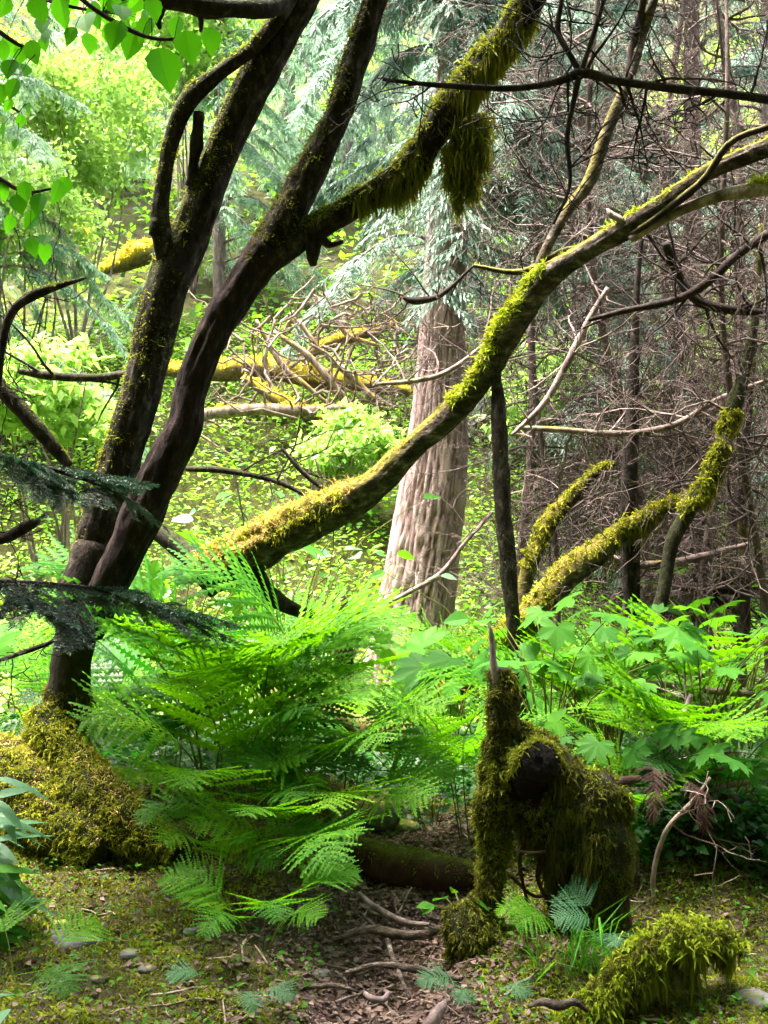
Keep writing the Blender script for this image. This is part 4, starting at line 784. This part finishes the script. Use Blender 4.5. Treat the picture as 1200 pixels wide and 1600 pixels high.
fern(.55, 6.2, 'fern in the clearing just behind the spiked stump', auto(11, 5, .75))
fern(.0, 6.4, 'fern growing at the foot of the pale trunk', auto(12, 5, .55))
fern(.92, 5.6, 'large pale fern beside the broad-leaved plants right of the stump', auto(13, 6, 1.1, 160, 380))
fern(1.5, 5.4, 'fern at the right edge below the thicket', auto(14, 6, 1.1, 140, 330))
fern(1.2, 4.8, 'light fern right of the mossy stump above the pale stick', auto(15, 6, .9, 130, 330))
fern(.62, 3.68, 'small fern sprig with flat fronds at the stump foot', auto(16, 3, .3, 160, 300, 25), 'fern')
fern(.78, 3.62, 'small bluish fern between the stump and the moss hummock', auto(17, 4, .28, 90, 330, 20), 'fern_blue')
fern(-.45, 3.32, 'tiny bluish fern on the mossy ground at the bottom', auto(18, 3, .22, 180, 360, 30), 'fern_blue')
fern(.3, 3.5, 'tiny pale fern sprig left of the stump foot', auto(19, 3, .22, 160, 360, 35), 'fern_blue')
fern(-1.1, 3.3, 'low green fern sprig at the bottom left corner', auto(20, 5, .36, 0, 360, 30), 'fern')
fern(-1.5, 5.6, 'fern at the left edge behind the lower trunk', auto(21, 6, .9), 'fern')
fern(-2.0, 6.6, 'fern at the left edge below the crooked branch', auto(22, 7, 1.0), 'fern')
fern(-.9, 7.0, 'fern behind the twin stems on the rising ground', auto(23, 7, 1.0), 'fern')
fern(-.5, 8.2, 'fern on the slope behind the golden end of the leaning trunk', auto(24, 7, 1.0), 'fern')
fern(1.5, 7.4, 'fern under the curving mossy trunk', auto(25, 7, .9), 'fern')
fern(.7, 8.0, 'fern below the bent mossy trunk', auto(26, 7, .9), 'fern')
rdf = thing('dead_fern', 'rust-red dead fern hanging right of the mossy stump', 'dead fern', gp(*P(1020, 1400, 4.3)[:2]), 'ferns')
for az, L, v, ln_ in auto(31, 11, .5, 0, 360, 0):
    a, b = frond_mesh(v * 3, 'needle_red'); o = link('frond', a, M['needle_red'], rdf); o.location = (.12 * math.cos(R(az)), .12 * math.sin(R(az)), .3 + .012 * (az % 11)); o.rotation_euler = (R(ln_ * 3), R(75 + ln_), R(az)); o.scale = (L, L * .45, L); link('stalk', b, M['rotten_wood'], o)


# ================================================================== BROAD-LEAVED PLANTS
PALM = [Geo().add(*palmate(q, 7 if q else 5)).mesh('leaf') for q in range(3)]
OV = [Geo().add(*leaf_shape(10, w, .4, .12, c, .12)).mesh('leaf', smooth=False) for w, c in ((.72, .1), (.62, .25), (.8, .05))]
LAN = [Geo().add(*leaf_shape(8, w, .35, .1, c)).mesh('leaf') for w, c in ((.17, .35), (.22, .22))]
LM = {}
def leaf_link(pool, v, mt, parent, pos, d, up, size):
    key = (id(pool), v, mt)
    if key not in LM: LM[key] = pool[v] if not pool[v].materials else pool[v].copy()
    me = LM[key]
    if not me.materials or me.materials[0] != M[mt]: me.materials.clear(); me.materials.append(M[mt])
    o = bpy.data.objects.new('leaf', me); COL.objects.link(o); o.parent = parent
    F = frames(np.array([d]), np.array([up]))[0] * size; mt_ = Matrix([[*F[0], pos[0]], [*F[1], pos[1]], [*F[2], pos[2]], [0, 0, 0, 1]])
    o.matrix_basis = mt_; return o
def club(x, y, h, n, size, label, seed, mt='leaf_club', pool=None, group='broad-leaved plants under the thicket'):
    rg = np.random.default_rng(seed); b = gp(x, y); t = thing('broadleaf_plant', label, 'plant', b, group); pool = pool or PALM; pol = []
    for q in range(n):
        az = 6.283 * (q + rg.random()) / n; r_ = (.25 + .75 * rg.random()) * h * .75; top = np.array([math.cos(az) * r_, math.sin(az) * r_, h * (.55 + .5 * rg.random())])
        p = catmull(np.array([[0, 0, -.03, .006], [top[0] * .35, top[1] * .35, top[2] * .7, .004], [*top, .002]]), 8); pol.append(p)
        d = unit(np.array([math.cos(az), math.sin(az), -.25 + .2 * rg.normal()]) + rg.normal(size=3) * .2); up = unit(np.array([0, -.35, 1.]) + rg.normal(size=3) * .45)
        leaf_link(pool, int(rg.integers(0, len(pool))), mt, t, top, d, up, size * (.65 + .6 * rg.random()))
    link('stem', thin_tubes(pol, 5).mesh('stem'), M['fern_stalk'], t)
    return t
club(.75, 5.0, .9, 18, .105, 'palmate-leaved plant directly right of the stump spike', 1)
club(1.05, 5.2, .85, 17, .125, 'palmate-leaved plant with wide leaves beside the curved stick', 2)
club(1.45, 5.0, .95, 18, .11, 'palmate-leaved plant at the right edge below the dark branch', 3)
club(1.75, 5.5, 1.0, 18, .11, 'palmate-leaved plant cut by the right frame edge', 4)
club(1.2, 6.2, .95, 16, .11, 'palmate-leaved plant around the foot of the straight dark trunk', 5)
club(.95, 4.45, .5, 12, .09, 'low palmate plant behind the mossy burl', 6)
club(1.35, 4.35, .55, 13, .09, 'low palmate plant behind the hooked stem', 7)
club(1.65, 6.6, 1.25, 7, .2, 'taller palmate plant in front of the brownish trunk foot', 8)
club(.35, 5.9, .7, 8, .2, 'palmate plant between the ferns and the stump spike', 9)
club(-1.75, 5.9, 1.1, 10, .2, 'palmate plant at the left edge behind the hemlock spray', 10)
club(-1.25, 6.8, 1.5, 10, .22, 'tall palmate plant left of the twin stems', 11)
club(-.72, 7.4, 1.55, 14, .12, 'leafy sapling with rounded bluish leaves right of the right stem', 12, 'leaf_grey', OV)
club(-.62, 7.2, 1.65, 9, .13, 'rounded-leaved green sapling above the golden moss', 13, 'leaf_club', OV)
club(-.3, 7.6, 1.1, 9, .11, 'small round-leaved plant left of the pale trunk', 14, 'leaf_club', OV)
club(.75, 6.6, 1.2, 6, .14, 'sparse round-leaved sapling beside the dark pole', 15, 'leaf_club', OV)
club(.28, 3.9, .16, 7, .07, 'small seedling on the path edge', 16, 'leaf_club', OV)
# narrow greyish leaves at the left edge
def narrow(x, y, h, label, seed, n=9, size=.22, mt='leaf_grey', lo=-60, hi=60):
    rg = np.random.default_rng(seed); b = gp(x, y); t = thing('narrow_leaf_plant', label, 'plant', b, 'narrow-leaved plants at the left'); pol = []
    for s in range(3):
        top = np.array([.06 * rg.normal(), .05 * rg.normal(), h * (.7 + .4 * rg.random())]); p = catmull(np.array([[0, 0, -.03, .005], [*(top * [.4, .4, .6]), .004], [*top, .002]]), 8); pol.append(p)
        for q in range(n):
            k = min(7, 2 + int(q / n * 6)); az = R(lo + (hi - lo) * rg.random())
            d = unit(np.array([math.cos(az), math.sin(az), -.15 + .3 * rg.normal()])); leaf_link(LAN, int(rg.integers(0, 2)), mt, t, p[k, :3], d, unit(np.array([0, -.3, 1.]) + rg.normal(size=3) * .2), size * (.7 + .5 * rg.random()))
    link('stem', thin_tubes(pol, 5).mesh('stem'), M['fern_stalk'], t)
narrow(-1.36, 3.8, .5, 'plant with long grey-green leaves at the left edge before the root mound', 1)
narrow(-1.36, 3.7, .26, 'plant with bright green drooping leaves at the left edge lower down', 2, 7, .2, 'leaf_club')
narrow(-1.12, 3.05, .16, 'plant with grey-green leaves in the bottom left corner', 3, 6, .16, 'leaf_grey', 0, 360)

# hanging leafy branches, top left
def leafy_branch(pts, label, leaves, size, seed, Y):
    pp = poly(pts); t = thing('leafy_branch', label, 'branch', pp[0, :3], 'hanging leafy branches at the upper left'); rg = np.random.default_rng(seed); off = np.array(t.location)
    tb = Tube(pp, 30, 7, .1, 20, seed=seed); tube_part('twig', tb, M['dark_twig'], t); pol = []
    for (px, py, s_) in leaves:
        c = P(px, py, Y + rg.normal() * .08); k = int(np.argmin(np.linalg.norm(tb.C - c, axis=1))); a = tb.C[k]
        d = unit(np.array([rg.normal() * .35, rg.normal() * .3 - .1, -1.0])); st0 = c - d * size * s_ * .5; pol.append(np.c_[np.vstack([a, (a + st0) / 2 + [0, 0, .01], st0]), [.002, .0015, .001]])
        leaf_link(OV, int(rg.integers(0, 3)), 'leaf_alder', t, st0 - off, d, unit(np.array([rg.normal() * .45, -1, rg.normal() * .3 + .3])), size * s_)
    part('leaf_stalk', thin_tubes(pol, 4), M['dark_twig'], t, 'stuff')
rg = np.random.default_rng(9)
leafy_branch([(-60, -60, 4.1, 4), (20, -20, 4.1, 4), (90, 5, 4.1, 3), (160, 20, 4.1, 2)], 'leafy branch along the top left corner with many small leaves', [(float(a), float(b), float(c)) for a, b, c in zip(rg.uniform(0, 230, 26), rg.uniform(-5, 75, 26), rg.uniform(.5, .85, 26))], .11, 4, 4.1)
leafy_branch([(-60, 130, 4.1, 4), (-10, 150, 4.1, 3), (30, 175, 4.1, 2)], 'small leafy twig at the left edge between the other leafy branches', [(12, 165, .6), (32, 190, .6), (5, 205, .65), (25, 225, .5), (45, 170, .5)], .09, 5, 4.1)
leafy_branch([(80, -60, 3.9, 5), (130, 0, 3.9, 4), (190, 40, 3.9, 4), (240, 60, 3.9, 3), (290, 60, 3.9, 2)], 'leafy branch with the large dark heart-shaped leaf beside the left stem',
    [(257, 110, 1.3), (295, 75, .95), (205, 70, .9), (180, 55, .9), (133, 35, 1.), (98, 22, .9), (150, 25, .8), (225, 45, .8), (330, 65, .8), (275, 45, .7), (60, 15, .8), (110, 55, .6), (190, 20, .7), (240, 15, .7)], .13, 1, 3.9)
leafy_branch([(-40, 20, 3.8, 5), (0, 50, 3.8, 4), (30, 70, 3.8, 3), (60, 80, 3.8, 2)], 'small leafy branch at the upper left edge', [(32, 85, .75), (52, 82, .8), (15, 108, .75), (2, 145, .7), (40, 110, .5), (20, 140, .7), (5, 80, .7)], .11, 2, 3.8)
leafy_branch([(-50, 250, 3.8, 4), (0, 280, 3.8, 4), (40, 300, 3.8, 3), (80, 295, 3.8, 2)], 'leafy branch hanging at the left edge with small bright leaves', [(50, 345, .9), (90, 300, .9), (60, 320, .9), (30, 320, .8), (15, 350, .7), (50, 385, .8), (70, 395, .8), (40, 300, .7), (5, 300, .7), (100, 292, .7), (70, 375, .6)], .1, 3, 3.8)

# hemlock sprays (left)
def spray_geo(rg, L, needle=.017):
    """flat spray of needles along +x"""
    P0 = []; D0 = []; w = []; s = np.linspace(0, 1, 8); ax = np.stack([s * L, .03 * L * np.sin(s * 4 + rg.random() * 6), -.22 * L * s ** 2], 1); w.append(np.c_[ax, .004 * (1 - .8 * s)])
    def needles(a, b, n):
        t = rg.random(n)[:, None]; c = a + (b - a) * t; d = unit(b - a); sd = np.cross(d, [0, 0, 1.]); sg = np.where(rg.random(n) < .5, -1, 1)[:, None]
        P0.append(c); D0.append(unit(d * .45 + sd * sg * .9 + rg.normal(size=(n, 3)) * .25))
    for side in (-1, 1):
        for k in range(int(L * 34)):
            t = .1 + .88 * rg.random(); c = np.array([np.interp(t, s, ax[:, q]) for q in range(3)]); l2 = L * .42 * (1 - t * .75) * (.5 + .7 * rg.random())
            e = c + unit(np.array([.7, side * .75, -.25 - .3 * rg.random()])) * l2; w.append(np.c_[np.vstack([c, (c + e) / 2 + [0, 0, .01], e]), [.002, .0015, .0007]]); needles(c, e, int(l2 * 420))
            for u in range(int(l2 * 22)):
                f = rg.random(); c2 = c + (e - c) * f; e2 = c2 + unit(np.array([.8, side * .5 * (1 if u % 2 else -1), -.3])) * l2 * .35; needles(c2, e2, int(l2 * 110))
    for q in range(7): needles(ax[q], ax[q + 1], int(L * 40))
    P0, D0 = np.vstack(P0), np.vstack(D0); m = len(P0); V0 = np.array([[0, -.09, 0], [0, .09, 0], [.9, .1, -.05], [1., 0, -.06], [.9, -.1, -.05]]); F0 = [np.array([[0, 1, 2, 3, 4]])]
    return thin_tubes(w, 3), Geo().add(*scatter((V0, F0), P0, frames(D0, np.tile([0, 0, 1.], (m, 1)) + rg.normal(size=(m, 3)) * .3), needle * (.7 + .6 * rg.random(m))))
SPR = []
for q in range(3):
    a, b = spray_geo(np.random.default_rng(500 + q), .55); SPR.append((a.mesh('twig'), b.mesh('needles')))
def hemlock(pts, label, sprays):
    pp = poly(pts); t = thing('hemlock_branch', label, 'branch', pp[0, :3], 'dark hemlock branches at the left'); tb = Tube(pp, 24, 7, .1, 20, seed=5); tube_part('limb', tb, M['dark_twig'], t); q = random.Random(len(label))
    sprays = list(sprays) + [(q.uniform(.03, .97), q.uniform(-95, 60), q.uniform(.45, .85)) for _ in range(len(sprays) // 3)]
    for f, az, sc in sprays:
        c = tb.C[int(f * 23)] - np.array(t.location); o = link('spray', SPR[q.randrange(3)][1], M['needle_dark'], t, 'stuff'); o.location = c; o.rotation_euler = (R(q.uniform(-15, 15) - 15), R(q.uniform(-5, 25)), R(az)); o.scale = (sc,) * 3
        v = q.randrange(3); o.data = SPR[v][1]
        if not o.data.materials: o.data.materials.append(M['needle_dark'])
        w = link('twig', SPR[v][0], M['dark_twig'], o)
hemlock([(-80, 700, 4.0, 7), (0, 715, 4.1, 5), (70, 730, 4.2, 4), (150, 755, 4.3, 3), (200, 780, 4.4, 2)], 'dark hemlock branch crossing the left stem', [(.1, -20, .8), (.25, 30, .7), (.3, -50, .8), (.45, 10, .75), (.5, -60, .6), (.65, 25, .6), (.75, -35, .55), (.95, -10, .5), (.4, 70, .6), (.15, -80, .7)])
hemlock([(-80, 905, 3.9, 7), (0, 910, 4.0, 6), (90, 915, 4.1, 5), (170, 925, 4.15, 4), (250, 955, 4.2, 2)], 'dark hemlock branch covering the foot of the twin stems', [(.1, -20, .9), (.2, 30, .8), (.3, -45, .9), (.4, 15, .8), (.5, -55, .8), (.6, 25, .75), (.7, -35, .75), (.8, 10, .7), (.95, -10, .7), (.97, -50, .6), (.35, 70, .6), (.15, -80, .8), (.65, -80, .6)])

# grass tuft
gt = thing('grass_tuft', 'tuft of long green grass blades at the stump foot', 'grass', gp(*P(905, 1530, 3.55)[:2]))
q = np.array(gt.location) + rng.normal(size=(60, 3)) * [.07, .05, 0.004]
part('blades', Geo().add(*strands(q, np.tile([0, 0, 1.], (60, 1)), .17, .006, rng, .3, .3, .3)), M['grass'], gt, 'stuff')

# ================================================================== STONES, STICKS, ROTTEN LOGS
def stone(px, py, Y, r, sq, label, seed, mossy=.3):
    x = (px - 600) / FPX * Y; c = gp(x, Y); V = []; nu, nv = 22, 14
    u = np.linspace(0, 2 * np.pi, nu, endpoint=False); v = np.linspace(0.05, np.pi - .05, nv); D = np.stack([np.outer(np.sin(v), np.cos(u)), np.outer(np.sin(v), np.sin(u)), np.outer(np.cos(v), np.ones(nu))], -1)
    q = 1 + .28 * fbm(D + seed, 1.3, 3, seed); G = D * (r * q)[..., None] * [1.3, 1, sq]; G[..., 2] = np.clip(G[..., 2], -r, r * sq * .8)
    i = np.arange(nv - 1)[:, None] * nu; j = np.arange(nu)[None]; F = np.stack([i + j, i + nu + j, i + nu + (j + 1) % nu, i + (j + 1) % nu], -1).reshape(-1, 4)
    F2 = [F, np.array([list(range(nu))]), np.array([list(range((nv - 1) * nu, nv * nu))[::-1]])]
    a = np.clip((D[..., 2] - 1 + mossy * 2 + .6 * fbm(G, 9, 2, seed)) / .5, 0, 1)
    o = link('stone', Geo().add(G, F2, a.ravel()).mesh('stone'), M['stone'], None); o.location = c; tag(o, label, 'stone', 'stones on the forest floor'); return o
stone(115, 1465, 3.75, .07, .35, 'flat dark grey stone on the moss at the lower left', 3, .05)
stone(80, 1455, 3.8, .045, .4, 'small dark stone touching the flat grey one', 4, .05)
stone(565, 1265, 5.0, .13, .8, 'grey mossy boulder under the middle ferns', 5, .35)
stone(630, 1262, 5.1, .06, .8, 'small grey stone right of the mossy boulder', 6, .3)
stone(297, 1455, 3.8, .02, .8, 'tiny white pebble on the mossy ground', 7, 0)
stone(95, 1415, 3.95, .028, .7, 'small pale stone in the moss at left', 8, .3)
stone(15, 1385, 4.0, .03, .7, 'tan stone at the left edge', 9, .0)
def stick(name, pts, label, mt='dead_wood', cat='stick', seed=0, n=26, k=9, lift=True, moss=None):
    pp = poly(pts)
    t = Tube(pp, n, k, .16, 10, .1, 3, seed)
    o = thing(name, label, cat, pp[0, :3]); tube_part('wood', t, M[mt], o, moss); return o, t
stick('curled_root', [(570, 1552, 3.42, 4), (580, 1560, 3.4, 5), (598, 1562, 3.4, 5), (606, 1552, 3.42, 4), (600, 1548, 3.43, 3)], 'small curled root on the path', 'grey_twig', seed=1)
stick('thick_stick', [(655, 1625, 3.2, 9), (672, 1602, 3.22, 10), (684, 1583, 3.24, 9), (692, 1572, 3.25, 7), (697, 1563, 3.26, 2)], 'pinkish stick with a broken tip at the bottom of the path', 'grey_twig', seed=2)
stick('bent_stick', [(826, 1572, 3.26, 3), (848, 1566, 3.24, 6), (872, 1572, 3.22, 7), (898, 1566, 3.22, 6), (918, 1580, 3.22, 3)], 'brown bent stick on the moss left of the hummock', 'lean_bark', seed=3)
stick('curved_twig', [(452, 1560, 3.4, 2), (465, 1566, 3.4, 4), (470, 1585, 3.38, 4), (468, 1600, 3.36, 3)], 'thin pale twig at the bottom of the path', seed=4)
stick('path_stick', [(560, 1395, 4.1, 3), (590, 1420, 4.05, 5), (630, 1440, 4.0, 5), (670, 1445, 3.95, 3)], 'reddish stick lying along the path left of the stump', 'grey_twig', seed=5)
o, lt = stick('rotten_log', [(540, 1330, 4.6, 22), (590, 1346, 4.5, 30), (645, 1358, 4.45, 31), (700, 1368, 4.4, 29), (755, 1380, 4.4, 24)], 'dark rotten log lying across the path behind the stump', 'rotten_wood', 'log', 6, 40, 16, moss=up_mask(.7, 6, 1))
part('log_moss', moss_on([lt], 2600, rng, .018, .005, .35, .4, .6, 5, 221), M['moss_green'], o, 'stuff')
o, lt = stick('rotten_log', [(245, 1262, 5.2, 16), (300, 1270, 5.15, 20), (360, 1282, 5.1, 20), (420, 1295, 5.1, 14)], 'red-brown rotten log behind the root mound', 'rotten_wood', 'log', 7, 34, 14)
o, lt = stick('rotten_log', [(420, 1090, 6.2, 16), (500, 1120, 6.2, 22), (600, 1150, 6.2, 24), (700, 1155, 6.2, 20)], 'dark log hidden behind the middle ferns', 'rotten_wood', 'log', 8, 34, 14, moss=up_mask(.3, 4, 1))
stick('black_stub', [(536, 1060, 6.9, 17), (537, 1010, 6.9, 16), (536, 960, 6.9, 14), (534, 930, 6.9, 6)], 'black burnt stub showing between the tall fern and the pale trunk', 'rotten_wood', 'stump', 9)

for q_, (pts, lab) in enumerate([([(520, 1470, 3.8, 3), (575, 1452, 3.85, 7), (640, 1462, 3.8, 8), (700, 1452, 3.85, 5)], 'brown root crossing the path left of the stump foot'),
        ([(540, 1520, 3.55, 3), (590, 1508, 3.6, 5), (650, 1515, 3.57, 6), (720, 1530, 3.5, 4)], 'thin root crossing the path lower down'),
        ([(560, 1425, 4.0, 2), (600, 1462, 3.85, 4), (615, 1500, 3.65, 4), (640, 1560, 3.42, 3)], 'thin brown stick lying lengthwise on the path'),
        ([(400, 1580, 3.3, 3), (450, 1548, 3.42, 5), (520, 1540, 3.45, 4), (560, 1550, 3.4, 2)], 'brown stick lying on the left edge of the path')]):
    stick('path_root', pts, lab, 'lean_bark', 'root', 20 + q_)
for q_, (px, py, r_, lab) in enumerate([(205, 1500, .03, 'small grey stone below the mossy root mound'), (230, 1530, .024, 'small purple-grey stone near the bottom left moss'), (150, 1550, .022, 'small grey stone in the bottom left moss'),
        (500, 1500, .026, 'small grey stone at the left edge of the path'), (690, 1475, .028, 'small grey stone at the right edge of the path'), (560, 1590, .022, 'small grey stone at the bottom of the path'), (1175, 1560, .05, 'grey stone at the bottom right corner')]):
    stone(px, py, 1.5 * FPX / (py - 800) , r_, .6, lab, 30 + q_, .08)
# ================================================================== GROUND COVER (uncountable)
rg = np.random.default_rng(77)
def on_ground(n, x0, x1, y0, y1, keep):
    x = x0 + (x1 - x0) * rg.random(n); y = y0 + (y1 - y0) * rg.random(n); k = keep(x, y); x, y = x[k], y[k]
    e = .02; z = ground_z(x, y); return np.stack([x, y, z], 1)
def moss_keep(thr): return lambda x, y: (fbm(np.stack([x, y, 0 * x], -1), 2.6, 3, 55) - .9 * path_mask(x, y)) > thr + .2 * (rg.random(len(x)) - .5)
q = on_ground(76000, -1.9, 1.9, 2.9, 5.4, moss_keep(-.12))
o = link('moss_carpet', Geo().add(*strands(q, np.tile([0, 0, 1.], (len(q), 1)), .02, .0055, rg, .35, .9, .6)).mesh('moss_carpet'), M['moss_green'], None, 'stuff'); tag(o, 'green moss carpet on the near forest floor', 'moss')
q = on_ground(26000, -1.9, 1.9, 2.9, 4.6, lambda x, y: (fbm(np.stack([x, y, 0 * x], -1), 4., 3, 58) - .8 * path_mask(x, y) + .25 * (x > .3)) > .12)
o = link('bright_moss', Geo().add(*strands(q, np.tile([0, 0, 1.], (len(q), 1)), .024, .0065, rg, .4, .9, .6)).mesh('bright_moss'), M['moss_bright'], None, 'stuff'); tag(o, 'brighter yellow-green moss cushions on the floor', 'moss')
q = on_ground(60000, -1.6, 1.6, 2.8, 5.2, lambda x, y: rg.random(len(x)) < .14 + .86 * np.exp(-((x - path_x(y)) / .42) ** 4)); q[:, 2] += .006
d = unit(rg.normal(size=(len(q), 3)) * [1, 1, .25]); o = link('leaf_litter', Geo().add(*scatter(small_leaf, q, frames(d, unit(rg.normal(size=(len(q), 3)) * .5 + [0, 0, 1.])), .012 + .026 * rg.random(len(q)) ** 2)).mesh('leaf_litter'), M['litter'], None, 'stuff'); tag(o, 'brown leaf and bark litter strewn along the path', 'leaf litter')
pol = []
for c in on_ground(900, -1.8, 1.8, 2.9, 6., lambda x, y: rg.random(len(x)) < .3 + .7 * path_mask(x, y)):
    a = rg.random() * 6.283; dv = np.array([math.cos(a), math.sin(a), .1 * rg.normal()]); L = .05 + .16 * rg.random(); s = np.linspace(-.5, .5, 5)[:, None]; pp = c + dv * L * s + np.cumsum(rg.normal(size=(5, 3)) * .006, 0); pp[:, 2] = np.maximum(pp[:, 2], ground_z(pp[:, 0], pp[:, 1]) + .004)
    pol.append(np.c_[pp, np.full(5, .002 + .003 * rg.random())])
o = link('twig_litter', thin_tubes(pol, 4).mesh('twig_litter'), M['dead_wood'], None, 'stuff'); tag(o, 'small fallen twigs scattered on the floor', 'twigs')
# low leafy undergrowth: mid ground and slope
def undergrowth(name, label, n, x0, x1, y0, y1, hmax, size, mt, keep=lambda x, y: np.ones(len(x), bool), lo=.02):
    b = on_ground(n, x0, x1, y0, y1, keep); m = len(b); hh = hmax * (.35 + .65 * (.5 + .5 * fbm(b, 1.3, 2, 66))) * (rg.random(m) ** .6)
    b[:, 2] += lo + hh; d = unit(rg.normal(size=(m, 3)) * [1, 1, .35]); up = unit(rg.normal(size=(m, 3)) * .4 + [0, -.25, 1.])
    o = link(name, Geo().add(*scatter(small_leaf, b, frames(d, up), size * (.55 + .8 * rg.random(m)))).mesh(name), M[mt], None, 'stuff'); tag(o, label, 'undergrowth')
undergrowth('slope_undergrowth', 'bright leafy undergrowth covering the slope behind the trees', 56000, -6, 6.5, 6.6, 16, .42, .068, 'under')
undergrowth('far_undergrowth', 'leafy undergrowth on the upper hillside', 26000, -14, 14, 14, 40, .6, .17, 'under')
undergrowth('near_undergrowth', 'small-leaved undergrowth between the ferns', 15000, -2.4, 2.6, 4.9, 6.8, .28, .05, 'fern_shade', lambda x, y: path_mask(x, y) < .5)  # dark leaf colour paints the shaded gaps beneath the ferns
undergrowth('seedlings', 'tiny seedlings on the near moss', 2600, -1.8, 1.8, 3.1, 5., .05, .022, 'leaf_club', lambda x, y: path_mask(x, y) < .4)

undergrowth('thicket_undergrowth', 'dark leafy tangle around the hooked stems at the lower right', 6500, .85, 1.9, 4.15, 5.0, .34, .045, 'fern_shade')
